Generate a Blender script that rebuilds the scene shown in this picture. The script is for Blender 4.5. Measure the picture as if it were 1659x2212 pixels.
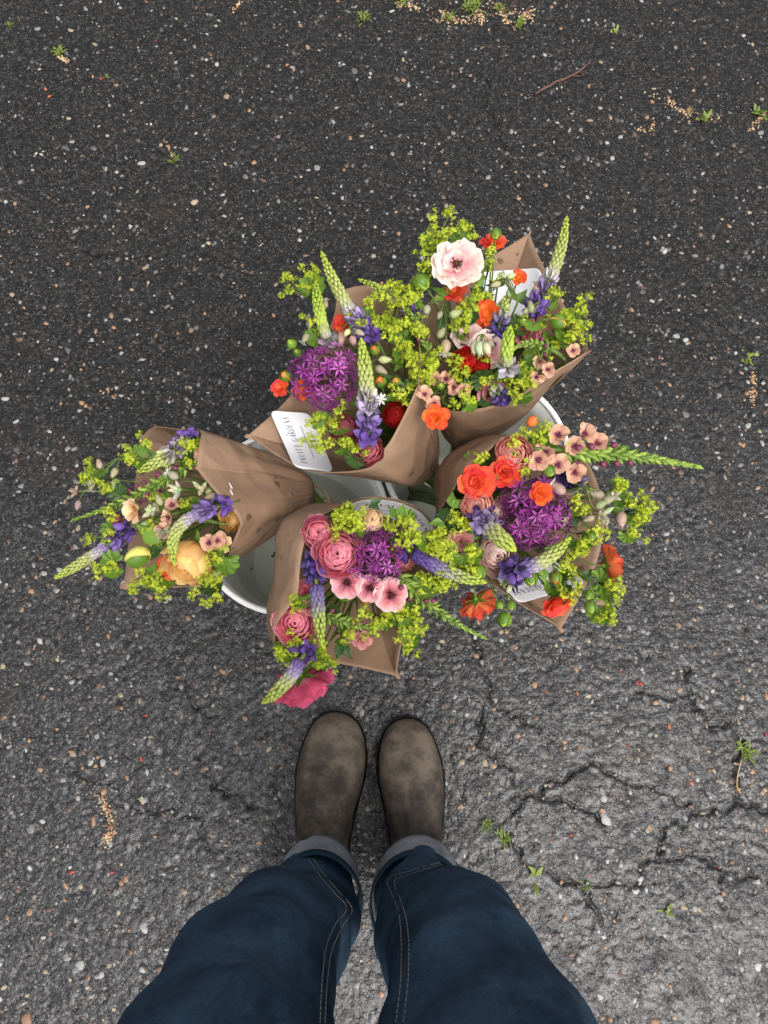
import bpy, math, random
import numpy as np
from mathutils import Vector, Matrix
from mathutils.bvhtree import BVHTree

random.seed(11)
RNG = np.random.default_rng(11)
R = math.radians
scene = bpy.context.scene
COL = scene.collection
for o in list(bpy.data.objects):
    bpy.data.objects.remove(o)

# ------------------------------------------------------------------ camera
CAM_H = 1.35
TILT = R(15.3)
cam_data = bpy.data.cameras.new("camera")
cam_data.sensor_fit = 'HORIZONTAL'
cam_data.sensor_width = 36.0
cam_data.lens = 36.0
cam_data.clip_start = 0.01
cam_data.clip_end = 300.0
cam = bpy.data.objects.new("camera", cam_data)
cam.location = (0, 0, CAM_H)
cam.rotation_euler = (TILT, 0, 0)
COL.objects.link(cam)
scene.camera = cam

# ------------------------------------------------------------------ overcast daylight
SUN_EL, SUN_AZ = R(62), R(150)          # azimuth measured from +y towards +x
world = bpy.data.worlds.new("World")
scene.world = world
world.use_nodes = True
wn, wl = world.node_tree.nodes, world.node_tree.links
bg = wn["Background"]
sky = wn.new("ShaderNodeTexSky")
sky.sky_type = 'NISHITA'
sky.sun_disc = False
sky.sun_elevation = SUN_EL
sky.sun_rotation = SUN_AZ
sky.dust_density = 6.0
sky.air_density = 1.0
hs = wn.new("ShaderNodeHueSaturation")
hs.inputs["Saturation"].default_value = 0.30
wl.new(sky.outputs[0], hs.inputs["Color"])
wl.new(hs.outputs[0], bg.inputs["Color"])
bg.inputs["Strength"].default_value = 0.148
sun_data = bpy.data.lights.new("sun", 'SUN')
sun_data.energy = 1.6
sun_data.angle = R(50)
sun_data.color = (1.0, 0.97, 0.93)
sun = bpy.data.objects.new("sun", sun_data)
sd = Vector((math.sin(SUN_AZ) * math.cos(SUN_EL), math.cos(SUN_AZ) * math.cos(SUN_EL), math.sin(SUN_EL)))
sun.rotation_euler = sd.to_track_quat('Z', 'Y').to_euler()
sun.location = sd * 5
COL.objects.link(sun)
vs = scene.view_settings
vs.view_transform = 'Standard'
vs.look = 'None'
vs.gamma = 1.0
vs.exposure = 0.62
vs.use_curve_mapping = False

# ------------------------------------------------------------------ helpers
CS, SN = math.cos(TILT), math.sin(TILT)

def W(px, py, z=0.0):
    """point of the place seen at (px, py) of a 1659 x 2212 picture, at height z above the ground"""
    x, y = (px - 829.5) / 1660.0, -(py - 1106.0) / 1660.0
    Y, Z = y * CS + SN, y * SN - CS
    t = (CAM_H - z) / -Z
    return Vector((x * t, Y * t, z))

def lerp(a, b, t):
    return a + (b - a) * t

def smooth(a, b, x):
    t = min(1, max(0, (x - a) / (b - a)))
    return t * t * (3 - 2 * t)

def tag(o, label=None, cat=None, group=None, kind=None):
    if label: o["label"] = label
    if cat: o["category"] = cat
    if group: o["group"] = group
    if kind: o["kind"] = kind
    return o

def link(o, parent=None):
    COL.objects.link(o)
    if parent is not None:
        o.parent = parent
    return o

def empty(name, loc):
    o = bpy.data.objects.new(name, None)
    o.empty_display_size = 0.02
    o.location = loc
    COL.objects.link(o)
    return o

def part(root, name, mesh, M=None, color=None):
    """mesh placed by a world matrix M as a child of root (root never rotated)"""
    o = bpy.data.objects.new(name, mesh)
    COL.objects.link(o)
    base = Vector((0, 0, 0))
    r = root
    while r is not None:
        base = base + r.location
        r = r.parent
    M = M if M is not None else Matrix.Identity(4)
    o.parent = root
    o.matrix_basis = Matrix.Translation(-base) @ M
    if color is not None:
        o.color = (*color, 1.0)
    return o

def mesh_from(name, verts, faces, mat=None, smooth_=True, uvs=None):
    me = bpy.data.meshes.new(name)
    me.from_pydata([tuple(v) for v in verts], [], faces)
    if uvs is not None:
        ul = me.uv_layers.new(name="UVMap")
        for p in me.polygons:
            for li in p.loop_indices:
                ul.data[li].uv = uvs[me.loops[li].vertex_index]
    if mat is not None:
        me.materials.append(mat)
    if smooth_:
        me.polygons.foreach_set("use_smooth", [True] * len(me.polygons))
    me.update()
    return me

class MB:
    def __init__(self):
        self.v, self.f, self.uv = [], [], []
    def add(self, v, f, uv=None):
        n = len(self.v)
        self.v += [Vector(p) for p in v]
        self.f += [tuple(i + n for i in q) for q in f]
        self.uv += list(uv) if uv is not None else [(0.5, 0.5)] * len(v)
    def mesh(self, name, mat, smooth_=True):
        return mesh_from(name, self.v, self.f, mat, smooth_, self.uv)

def grid(fn, nu, nv, closed=False):
    """fn(u, v) with u,v in 0..1 -> verts, faces, uvs"""
    v, f, uv = [], [], []
    cu = nu if closed else nu + 1
    for j in range(nv + 1):
        for i in range(cu):
            u_, v_ = i / nu, j / nv
            v.append(Vector(fn(u_, v_)))
            uv.append((u_, v_))
    for j in range(nv):
        for i in range(nu):
            a = j * cu + i
            b = j * cu + (i + 1) % cu
            f.append((a, b, b + cu, a + cu))
    return v, f, uv

def tube(pts, rad, n=6, cap=True):
    pts = [Vector(p) for p in pts]
    if not isinstance(rad, (list, tuple)):
        rad = [rad] * len(pts)
    v, f, uv = [], [], []
    t0 = (pts[1] - pts[0]).normalized()
    up = Vector((0, 0, 1)) if abs(t0.z) < 0.9 else Vector((1, 0, 0))
    s = t0.cross(up).normalized()
    for k, p in enumerate(pts):
        t = (pts[min(k + 1, len(pts) - 1)] - pts[max(k - 1, 0)])
        t = t.normalized() if t.length > 1e-9 else t0
        s = (s - t * s.dot(t))
        s = s.normalized() if s.length > 1e-6 else t.orthogonal().normalized()
        b = t.cross(s)
        for i in range(n):
            a = 2 * math.pi * i / n
            v.append(p + (s * math.cos(a) + b * math.sin(a)) * rad[k])
            uv.append((i / n, k / (len(pts) - 1)))
    for k in range(len(pts) - 1):
        for i in range(n):
            j = (i + 1) % n
            f.append((k * n + i, k * n + j, (k + 1) * n + j, (k + 1) * n + i))
    if cap:
        f.append(tuple(range(n - 1, -1, -1)))
        m = (len(pts) - 1) * n
        f.append(tuple(range(m, m + n)))
    return v, f, uv

def bez(p0, p1, p2, p3, n):
    out = []
    for i in range(n + 1):
        t = i / n
        out.append(p0 * (1 - t) ** 3 + p1 * 3 * t * (1 - t) ** 2 + p2 * 3 * t * t * (1 - t) + p3 * t ** 3)
    return out

def catmull(pts, n, closed=False):
    """n samples through the points, parametrised by segment"""
    m = len(pts)
    out = []
    segs = m if closed else m - 1
    for i in range(n):
        x = i / n * segs if closed else i / (n - 1) * segs
        k = min(int(x), segs - 1)
        t = x - k
        g = (lambda q: pts[q % m]) if closed else (lambda q: pts[min(max(q, 0), m - 1)])
        p0, p1, p2, p3 = g(k - 1), g(k), g(k + 1), g(k + 2)
        out.append(0.5 * ((2 * p1) + (p2 - p0) * t + (2 * p0 - 5 * p1 + 4 * p2 - p3) * t * t
                          + (3 * p1 - p0 - 3 * p2 + p3) * t * t * t))
    return out

def frame(pos, ydir, up=None, scale=1.0, spin=0.0):
    """matrix whose +Y points along ydir and whose +Z is close to up"""
    y = Vector(ydir).normalized()
    up = Vector(up) if up is not None else Vector((0, 0, 1))
    x = y.cross(up)
    x = x.normalized() if x.length > 1e-5 else y.orthogonal().normalized()
    z = x.cross(y).normalized()
    if spin:
        q = Matrix.Rotation(spin, 3, y)
        x, z = q @ x, q @ z
    if not isinstance(scale, (tuple, list)):
        scale = (scale,) * 3
    M = Matrix(((x.x * scale[0], y.x * scale[1], z.x * scale[2], pos[0]),
                (x.y * scale[0], y.y * scale[1], z.y * scale[2], pos[1]),
                (x.z * scale[0], y.z * scale[1], z.z * scale[2], pos[2]),
                (0, 0, 0, 1)))
    return M

def zframe(pos, zdir, scale=1.0, spin=0.0):
    """matrix whose +Z points along zdir, turned about it by spin"""
    z = Vector(zdir).normalized()
    x = z.orthogonal().normalized()
    x = Matrix.Rotation(spin, 3, z) @ x
    y = z.cross(x)
    s = scale
    return Matrix(((x.x * s, y.x * s, z.x * s, pos[0]), (x.y * s, y.y * s, z.y * s, pos[1]),
                   (x.z * s, y.z * s, z.z * s, pos[2]), (0, 0, 0, 1)))

def rv(s=1.0):
    return Vector((random.uniform(-1, 1), random.uniform(-1, 1), random.uniform(-1, 1))) * s

# ------------------------------------------------------------------ materials
def new_mat(name):
    m = bpy.data.materials.new(name)
    m.use_nodes = True
    nt = m.node_tree
    return m, nt.nodes, nt.links, nt.nodes["Principled BSDF"]

def N(nodes, kind, **kw):
    n = nodes.new(kind)
    for k, v in kw.items():
        if k.startswith("i_"):
            n.inputs[k[2:].replace("_", " ")].default_value = v
        else:
            setattr(n, k, v)
    return n

def ramp(nodes, stops):
    r = nodes.new("ShaderNodeValToRGB")
    e = r.color_ramp.elements
    while len(e) < len(stops):
        e.new(0.5)
    for el, (p, c) in zip(e, stops):
        el.position = p
        el.color = (*c, 1.0) if len(c) == 3 else c
    return r

def mixc(nodes, links, fac, a, b, mode='MIX'):
    m = nodes.new("ShaderNodeMix")
    m.data_type = 'RGBA'
    m.blend_type = mode
    def put(sock, val):
        if hasattr(val, "is_output") or hasattr(val, "links"):
            links.new(val, sock)
        elif isinstance(val, (int, float)):
            sock.default_value = val
        else:
            sock.default_value = (*val, 1.0)
    put(m.inputs[0], fac)
    put(m.inputs[6], a)
    put(m.inputs[7], b)
    return m.outputs[2]

def math_n(nodes, links, op, a, b=None, clamp=False):
    m = nodes.new("ShaderNodeMath")
    m.operation = op
    m.use_clamp = clamp
    for i, val in enumerate((a, b)):
        if val is None:
            continue
        if isinstance(val, (int, float)):
            m.inputs[i].default_value = val
        else:
            links.new(val, m.inputs[i])
    return m.outputs[0]

def translucent_out(nodes, links, bsdf, color, fac):
    """thin petals and leaves let some light through"""
    tr = nodes.new("ShaderNodeBsdfTranslucent")
    if isinstance(color, tuple):
        tr.inputs["Color"].default_value = (*color, 1)
    else:
        links.new(color, tr.inputs["Color"])
    mx = nodes.new("ShaderNodeMixShader")
    mx.inputs[0].default_value = fac
    links.new(bsdf.outputs[0], mx.inputs[1])
    links.new(tr.outputs[0], mx.inputs[2])
    links.new(mx.outputs[0], nodes["Material Output"].inputs["Surface"])

_pm = {}
def petal_mat(name, base, mid, edge, rough=0.55, trans=0.28, vein=0.18):
    if name in _pm:
        return _pm[name]
    m, nd, lk, b = new_mat(name)
    uv = N(nd, "ShaderNodeUVMap")
    sep = N(nd, "ShaderNodeSeparateXYZ")
    lk.new(uv.outputs[0], sep.inputs[0])
    rp = ramp(nd, [(0.05, base), (0.5, mid), (0.97, edge)])
    lk.new(sep.outputs[1], rp.inputs[0])
    info = N(nd, "ShaderNodeObjectInfo")
    # veins running along the petal
    mp = N(nd, "ShaderNodeMapping")
    mp.inputs["Scale"].default_value = (26, 2.5, 1)
    lk.new(uv.outputs[0], mp.inputs[0])
    nz = N(nd, "ShaderNodeTexNoise", i_Scale=1.0, i_Detail=3.0)
    lk.new(mp.outputs[0], nz.inputs["Vector"])
    hsv = N(nd, "ShaderNodeHueSaturation")
    val = math_n(nd, lk, 'ADD', math_n(nd, lk, 'MULTIPLY', info.outputs["Random"], 0.28),
                 math_n(nd, lk, 'MULTIPLY', nz.outputs[0], vein * 3.4))
    val = math_n(nd, lk, 'ADD', val, 0.86 - vein * 1.7)
    lk.new(val, hsv.inputs["Value"])
    hue = math_n(nd, lk, 'ADD', math_n(nd, lk, 'MULTIPLY', info.outputs["Random"], 0.02), 0.49)
    lk.new(hue, hsv.inputs["Hue"])
    lk.new(rp.outputs[0], hsv.inputs["Color"])
    lk.new(hsv.outputs[0], b.inputs["Base Color"])
    b.inputs["Roughness"].default_value = rough
    b.inputs["Specular IOR Level"].default_value = 0.14
    bp = N(nd, "ShaderNodeBump", i_Strength=0.55, i_Distance=0.0009)
    lk.new(nz.outputs[0], bp.inputs["Height"])
    lk.new(bp.outputs[0], b.inputs["Normal"])
    translucent_out(nd, lk, b, hsv.outputs[0], trans)
    _pm[name] = m
    return m

def tint_mat(name, rough=0.5, trans=0.15, nscale=220.0, namp=0.5, vary=0.25):
    """colour carried by each object (its own floret, bud, stone ...)"""
    m, nd, lk, b = new_mat(name)
    info = N(nd, "ShaderNodeObjectInfo")
    tc = N(nd, "ShaderNodeTexCoord")
    nz = N(nd, "ShaderNodeTexNoise", i_Scale=nscale, i_Detail=2.0)
    geo = N(nd, "ShaderNodeNewGeometry")
    lk.new(geo.outputs["Position"], nz.inputs["Vector"])
    hsv = N(nd, "ShaderNodeHueSaturation")
    val = math_n(nd, lk, 'ADD', math_n(nd, lk, 'MULTIPLY', info.outputs["Random"], vary),
                 math_n(nd, lk, 'MULTIPLY', nz.outputs[0], namp))
    val = math_n(nd, lk, 'ADD', val, 1.0 - namp * 0.5 - vary * 0.5)
    lk.new(val, hsv.inputs["Value"])
    lk.new(info.outputs["Color"], hsv.inputs["Color"])
    lk.new(hsv.outputs[0], b.inputs["Base Color"])
    b.inputs["Roughness"].default_value = rough
    b.inputs["Specular IOR Level"].default_value = 0.35
    if trans > 0:
        translucent_out(nd, lk, b, hsv.outputs[0], trans)
    return m

def leaf_mat(name, c0, c1, rough=0.45, trans=0.22):
    m, nd, lk, b = new_mat(name)
    info = N(nd, "ShaderNodeObjectInfo")
    geo = N(nd, "ShaderNodeNewGeometry")
    nz = N(nd, "ShaderNodeTexNoise", i_Scale=90.0, i_Detail=4.0)
    lk.new(geo.outputs["Position"], nz.inputs["Vector"])
    f = math_n(nd, lk, 'ADD', math_n(nd, lk, 'MULTIPLY', nz.outputs[0], 0.7),
               math_n(nd, lk, 'MULTIPLY', info.outputs["Random"], 0.6))
    f = math_n(nd, lk, 'SUBTRACT', f, 0.15, True)
    c = mixc(nd, lk, f, c0, c1)
    lk.new(c, b.inputs["Base Color"])
    b.inputs["Roughness"].default_value = rough
    b.inputs["Specular IOR Level"].default_value = 0.35
    bp = N(nd, "ShaderNodeBump", i_Strength=0.35, i_Distance=0.0008)
    lk.new(nz.outputs[0], bp.inputs["Height"])
    lk.new(bp.outputs[0], b.inputs["Normal"])
    translucent_out(nd, lk, b, c, trans)
    return m

def plain_mat(name, col, rough=0.6, spec=0.4, nscale=60.0, amp=0.25, bump=0.0, bdist=0.001):
    m, nd, lk, b = new_mat(name)
    tc = N(nd, "ShaderNodeTexCoord")
    nz = N(nd, "ShaderNodeTexNoise", i_Scale=nscale, i_Detail=5.0)
    lk.new(tc.outputs["Object"], nz.inputs["Vector"])
    c = mixc(nd, lk, nz.outputs[0], tuple(x * (1 - amp) for x in col), tuple(min(1, x * (1 + amp)) for x in col))
    lk.new(c, b.inputs["Base Color"])
    b.inputs["Roughness"].default_value = rough
    b.inputs["Specular IOR Level"].default_value = spec
    if bump:
        bp = N(nd, "ShaderNodeBump", i_Strength=bump, i_Distance=bdist)
        lk.new(nz.outputs[0], bp.inputs["Height"])
        lk.new(bp.outputs[0], b.inputs["Normal"])
    return m

# ================================================================== GROUND
def T6(x, y): return (995.4 + .4 * x, 1327 + .4 * y)
def T7(x, y): return (.36 * x, 1459.9 + .36 * y)
def T5(x, y): return (995.4 + .4 * x, .4 * y)
def T9(x, y): return (1260.8 + .33 * x, 597 + .33 * y)
def T8(x, y): return (.36 * x, 398 + .36 * y)
CRACKS = [
    (T6, 1.0, [(30, 20), (90, 180), (105, 260), (140, 350), (150, 460), (210, 500), (330, 590), (430, 640)]),
    (T6, 1.0, [(120, 470), (95, 600), (110, 700), (210, 770), (260, 850), (310, 970)]),
    (T6, 1.3, [(310, 970), (450, 960), (530, 890), (640, 830), (710, 810), (800, 860), (900, 900), (1000, 910), (1100, 960), (1170, 1020), (1250, 1030)]),
    (T6, 1.2, [(450, 970), (530, 1020), (640, 1030), (700, 1080), (770, 1130)]),
    (T6, .9, [(310, 970), (290, 1050), (200, 1140)]),
    (T6, 1.2, [(1210, 300), (1220, 400), (1270, 500), (1350, 580), (1450, 600), (1520, 680), (1659, 715), (1800, 730)]),
    (T6, 1.2, [(1520, 690), (1495, 850), (1500, 990), (1440, 1050), (1300, 1060), (1250, 1120), (1130, 1130), (1090, 1190), (1095, 1300), (990, 1370), (965, 1460)]),
    (T6, 1.1, [(1095, 1300), (1200, 1320), (1330, 1340), (1400, 1380), (1540, 1410), (1650, 1450), (1800, 1500)]),
    (T6, 1.1, [(230, 1200), (320, 1270), (380, 1390), (480, 1420), (560, 1460), (660, 1480), (740, 1450), (850, 1440), (1000, 1490)]),
    (T6, .8, [(680, 1500), (700, 1600), (780, 1659)]),
    (T6, 1.0, [(1500, 1000), (1600, 1060), (1700, 1085)]),
    (T6, .7, [(1400, 1380), (1410, 1500), (1440, 1600)]),
    (T6, .6, [(960, 400), (1060, 430), (1130, 440), (1220, 430)]),
    (T7, .7, [(1040, 40), (1120, 130), (1180, 210), (1260, 240), (1340, 260)]),
    (T7, .7, [(1150, 430), (1200, 520), (1270, 650), (1380, 720), (1450, 740), (1520, 820), (1600, 800)]),
    (T7, .6, [(1170, 860), (1200, 960), (1250, 1070)]),
    (T7, .6, [(440, 560), (640, 660), (810, 790), (900, 810), (1050, 800), (1170, 860)]),
    (T5, .8, [(150, 400), (130, 560), (190, 650), (240, 780), (250, 900), (300, 980), (400, 1060)]),
    (T9, .8, [(780, 50), (760, 130), (870, 250), (960, 360), (1060, 430), (1150, 640), (1200, 760)]),
    (T9, .6, [(850, 740), (940, 700), (1000, 740), (1090, 770)]),
    (T8, .6, [(150, 320), (300, 320), (450, 325), (500, 400), (620, 420), (760, 410), (900, 440)]),
]

def axis_coords(a, b, step, far):
    core = np.arange(a, b + step * .5, step)
    out, d = [], step
    x = core[-1]
    while x < far:
        d *= 1.28
        x += d
        out.append(x)
    lo, d = [], step
    x = core[0]
    while x > -far:
        d *= 1.28
        x -= d
        lo.append(x)
    return np.array(lo[::-1] + list(core) + out)

def worley(X, Y, cell, seed):
    """distance to the nearest jittered point and a random number for it"""
    gx, gy = np.floor(X / cell).astype(np.int64), np.floor(Y / cell).astype(np.int64)
    best = np.full(X.shape, 9.0)
    rid = np.zeros(X.shape)
    def h(i, j, k):
        v = np.sin(i * 127.1 + j * 311.7 + k * 74.7 + seed * 13.3) * 43758.5453
        return v - np.floor(v)
    for di in (-1, 0, 1):
        for dj in (-1, 0, 1):
            i, j = gx + di, gy + dj
            px, py = (i + h(i, j, 1)) * cell, (j + h(i, j, 2)) * cell
            d = np.hypot(X - px, Y - py) / cell
            m = d < best
            best = np.where(m, d, best)
            rid = np.where(m, h(i, j, 3), rid)
    return best, rid

def vnoise(X, Y, scale, seed):
    x, y = X / scale, Y / scale
    i, j = np.floor(x), np.floor(y)
    fx, fy = x - i, y - j
    fx, fy = fx * fx * (3 - 2 * fx), fy * fy * (3 - 2 * fy)
    def h(a, b):
        v = np.sin(a * 127.1 + b * 311.7 + seed * 17.7) * 43758.5453
        return v - np.floor(v)
    return (h(i, j) * (1 - fx) * (1 - fy) + h(i + 1, j) * fx * (1 - fy)
            + h(i, j + 1) * (1 - fx) * fy + h(i + 1, j + 1) * fx * fy)

STEP = 0.0030
gxs = axis_coords(-0.95, 0.95, STEP, 45.0)
gys = axis_coords(-0.56, 1.66, STEP, 45.0)
GX, GY = np.meshgrid(gxs, gys)
core = np.clip((1.25 - np.maximum(np.abs(GX), np.abs(GY - .55))) / .12, 0, 1)
core = np.where(np.abs(GX) < 0.95, core, 0)
w1, r1 = worley(GX, GY, 0.0085, 1)
w2, r2 = worley(GX, GY, 0.016, 2)
w3, r3 = worley(GX, GY, 0.034, 5)
bump1 = np.clip(1 - w1 * 1.25, 0, 1) ** .7 * (0.4 + 0.9 * r1)
bump2 = np.clip(1 - w2 * 1.7, 0, 1) ** .6 * np.where(r2 > .45, 1, 0)
ring2 = np.exp(-((w2 - .56) / .13) ** 2) * np.where(r2 > .45, 1, 0)
pits = np.clip(1 - w3 * 3.2, 0, 1) * np.where(r3 > .72, 1, 0)
HGT = (bump1 * .0007 + bump2 * .0006 - ring2 * .0010 - pits * .0022 + (vnoise(GX, GY, .005, 3) - .5) * .0012
       + (vnoise(GX, GY, .16, 4) - .5) * .004) * core
# cracks cut into the sheet
crackmask = np.zeros_like(GX)
JX = GX + (vnoise(GX, GY, .012, 8) - .5) * .015 + (vnoise(GX, GY, .03, 10) - .5) * .012
JY = GY + (vnoise(GX, GY, .012, 9) - .5) * .015 + (vnoise(GX, GY, .03, 11) - .5) * .012
for tf, wd, pl in CRACKS:
    q = [W(*tf(*p)) for p in pl]
    for a, b in zip(q[:-1], q[1:]):
        m = ((GX > min(a.x, b.x) - .03) & (GX < max(a.x, b.x) + .03) & (GY > min(a.y, b.y) - .03) & (GY < max(a.y, b.y) + .03))
        if not m.any():
            continue
        x, y = JX[m], JY[m]
        dx, dy = b.x - a.x, b.y - a.y
        t = np.clip(((x - a.x) * dx + (y - a.y) * dy) / (dx * dx + dy * dy + 1e-12), 0, 1)
        d = np.hypot(x - a.x - t * dx, y - a.y - t * dy)
        wdt = .0023 * wd * (0.55 + vnoise(x, y, .022, 12))
        crackmask[m] = np.maximum(crackmask[m], np.clip(1.25 - d / wdt, 0, 1))
HGT = HGT - crackmask * .0065
HGT = HGT - .0012

def ground_z(x, y):
    i = int(np.clip(np.searchsorted(gxs, x), 0, len(gxs) - 1))
    j = int(np.clip(np.searchsorted(gys, y), 0, len(gys) - 1))
    return float(HGT[j, i])

def asphalt_mat():
    m, nd, lk, b = new_mat("asphalt")
    tc = N(nd, "ShaderNodeTexCoord")
    co = tc.outputs["Object"]
    sep = N(nd, "ShaderNodeSeparateXYZ")
    lk.new(co, sep.inputs[0])
    # mask for the wetter near side and for the sky sheen painted there
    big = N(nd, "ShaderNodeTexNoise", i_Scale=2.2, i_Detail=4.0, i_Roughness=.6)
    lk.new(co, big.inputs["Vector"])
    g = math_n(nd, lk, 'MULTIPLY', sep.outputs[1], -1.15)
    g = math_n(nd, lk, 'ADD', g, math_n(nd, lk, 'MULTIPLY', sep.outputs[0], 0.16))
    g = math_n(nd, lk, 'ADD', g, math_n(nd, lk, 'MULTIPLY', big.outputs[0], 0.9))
    wet_sheen = N(nd, "ShaderNodeMapRange", interpolation_type='SMOOTHSTEP')
    wet_sheen.inputs["From Min"].default_value = -0.50
    wet_sheen.inputs["From Max"].default_value = 0.55
    lk.new(g, wet_sheen.inputs["Value"])
    wet = wet_sheen.outputs[0]
    # aggregate
    v1 = N(nd, "ShaderNodeTexVoronoi", i_Scale=230.0)
    lk.new(co, v1.inputs["Vector"])
    v2 = N(nd, "ShaderNodeTexVoronoi", i_Scale=520.0)
    lk.new(co, v2.inputs["Vector"])
    fine = N(nd, "ShaderNodeTexNoise", i_Scale=620.0, i_Detail=4.0)
    lk.new(co, fine.inputs["Vector"])
    mid = N(nd, "ShaderNodeTexNoise", i_Scale=70.0, i_Detail=6.0, i_Roughness=.65)
    lk.new(co, mid.inputs["Vector"])
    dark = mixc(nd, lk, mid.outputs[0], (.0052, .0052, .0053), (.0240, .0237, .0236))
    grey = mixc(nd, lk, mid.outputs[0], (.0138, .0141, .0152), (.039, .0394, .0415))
    basec = mixc(nd, lk, wet, dark, grey)  # sky sheen painted into the base colour: paler near, darker far
    # each little stone its own grey, a few tan
    s1 = N(nd, "ShaderNodeSeparateColor")
    lk.new(v1.outputs["Color"], s1.inputs[0])
    agg = ramp(nd, [(0.0, (.12, .12, .12)), (.5, (.72, .72, .72)), (.80, (1.5, 1.45, 1.4)), (.93, (2.6, 2.4, 2.2)), (1.0, (4.2, 3.4, 2.7))])
    lk.new(s1.outputs[0], agg.inputs[0])
    basec = mixc(nd, lk, .8, basec, agg.outputs[0], 'MULTIPLY')
    # pale specks of quartz
    s2 = N(nd, "ShaderNodeSeparateColor")
    lk.new(v2.outputs["Color"], s2.inputs[0])
    speck = math_n(nd, lk, 'GREATER_THAN', s2.outputs[1], 0.968)
    near = math_n(nd, lk, 'LESS_THAN', v2.outputs["Distance"], 0.42)
    speck = math_n(nd, lk, 'MULTIPLY', speck, near)
    basec = mixc(nd, lk, speck, basec, (.18, .178, .17))
    # brown silt washed into patches
    silt = N(nd, "ShaderNodeTexNoise", i_Scale=3.6, i_Detail=7.0, i_Roughness=.72)
    lk.new(co, silt.inputs["Vector"])
    sr = ramp(nd, [(.57, (0, 0, 0)), (.74, (1, 1, 1))])
    lk.new(silt.outputs[0], sr.inputs[0])
    sf = math_n(nd, lk, 'MULTIPLY', sr.outputs[0], .6)
    basec = mixc(nd, lk, sf, basec, (.034, .023, .015))
    # near-black colour along the cracks
    at = N(nd, "ShaderNodeAttribute", attribute_name="crack")
    basec = mixc(nd, lk, math_n(nd, lk, 'MULTIPLY', at.outputs["Fac"], .9), basec, (.005, .0045, .004))
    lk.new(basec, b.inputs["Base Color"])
    rr = N(nd, "ShaderNodeMapRange")
    rr.inputs["To Min"].default_value = .62
    rr.inputs["To Max"].default_value = .34
    lk.new(wet, rr.inputs["Value"])
    lk.new(rr.outputs[0], b.inputs["Roughness"])
    b.inputs["Specular IOR Level"].default_value = .24
    v3 = N(nd, "ShaderNodeTexVoronoi", i_Scale=125.0)
    lk.new(co, v3.inputs["Vector"])
    rg = ramp(nd, [(.30, (1, 1, 1)), (.42, (0, 0, 0)), (.52, (0, 0, 0)), (.64, (.8, .8, .8))])
    lk.new(v3.outputs["Distance"], rg.inputs[0])
    s3 = N(nd, "ShaderNodeSeparateColor")
    lk.new(v3.outputs["Color"], s3.inputs[0])
    ringh = math_n(nd, lk, 'MULTIPLY', rg.outputs[0], math_n(nd, lk, 'GREATER_THAN', s3.outputs[0], .45))
    h1 = math_n(nd, lk, 'ADD', math_n(nd, lk, 'MULTIPLY', v1.outputs["Distance"], -.8), math_n(nd, lk, 'MULTIPLY', ringh, .9))
    h = math_n(nd, lk, 'ADD', h1, math_n(nd, lk, 'MULTIPLY', fine.outputs[0], .7))
    bp = N(nd, "ShaderNodeBump", i_Strength=.7, i_Distance=.0013)
    lk.new(h, bp.inputs["Height"])
    lk.new(bp.outputs[0], b.inputs["Normal"])
    # film of rain water
    film = N(nd, "ShaderNodeTexNoise", i_Scale=26.0, i_Detail=5.0, i_Roughness=.6)
    lk.new(co, film.inputs["Vector"])
    fr = ramp(nd, [(.34, (0, 0, 0)), (.56, (1, 1, 1))])
    lk.new(film.outputs[0], fr.inputs[0])
    fw = math_n(nd, lk, 'MULTIPLY', fr.outputs[0], math_n(nd, lk, 'ADD', math_n(nd, lk, 'MULTIPLY', wet, .75), .05))
    lk.new(fw, b.inputs["Coat Weight"])
    b.inputs["Coat Roughness"].default_value = .22
    b.inputs["Coat IOR"].default_value = 1.36
    bp2 = N(nd, "ShaderNodeBump", i_Strength=.35, i_Distance=.0012)
    lk.new(math_n(nd, lk, 'ADD', math_n(nd, lk, 'MULTIPLY', v1.outputs["Distance"], -.5), ringh), bp2.inputs["Height"])
    lk.new(bp2.outputs[0], b.inputs["Coat Normal"])
    return m

def build_ground():
    ny, nx = GX.shape
    co = np.stack([GX, GY, HGT], -1).reshape(-1, 3).astype(np.float32)
    idx = np.arange(ny * nx).reshape(ny, nx)
    q = np.stack([idx[:-1, :-1], idx[:-1, 1:], idx[1:, 1:], idx[1:, :-1]], -1).reshape(-1, 4).astype(np.int32)
    me = bpy.data.meshes.new("ground")
    me.vertices.add(len(co))
    me.vertices.foreach_set("co", co.ravel())
    me.loops.add(q.size)
    me.loops.foreach_set("vertex_index", q.ravel())
    me.polygons.add(len(q))
    me.polygons.foreach_set("loop_start", np.arange(0, q.size, 4, dtype=np.int32))
    me.polygons.foreach_set("use_smooth", np.ones(len(q), dtype=bool))
    at = me.attributes.new("crack", 'FLOAT', 'POINT')
    at.data.foreach_set("value", crackmask.ravel().astype(np.float32))
    me.update(calc_edges=True)
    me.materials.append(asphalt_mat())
    o = bpy.data.objects.new("ground", me)
    link(o)
    tag(o, "dark wet cracked asphalt with pale stones in it", "asphalt", kind="structure")
    return o
ground = build_ground()

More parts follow.
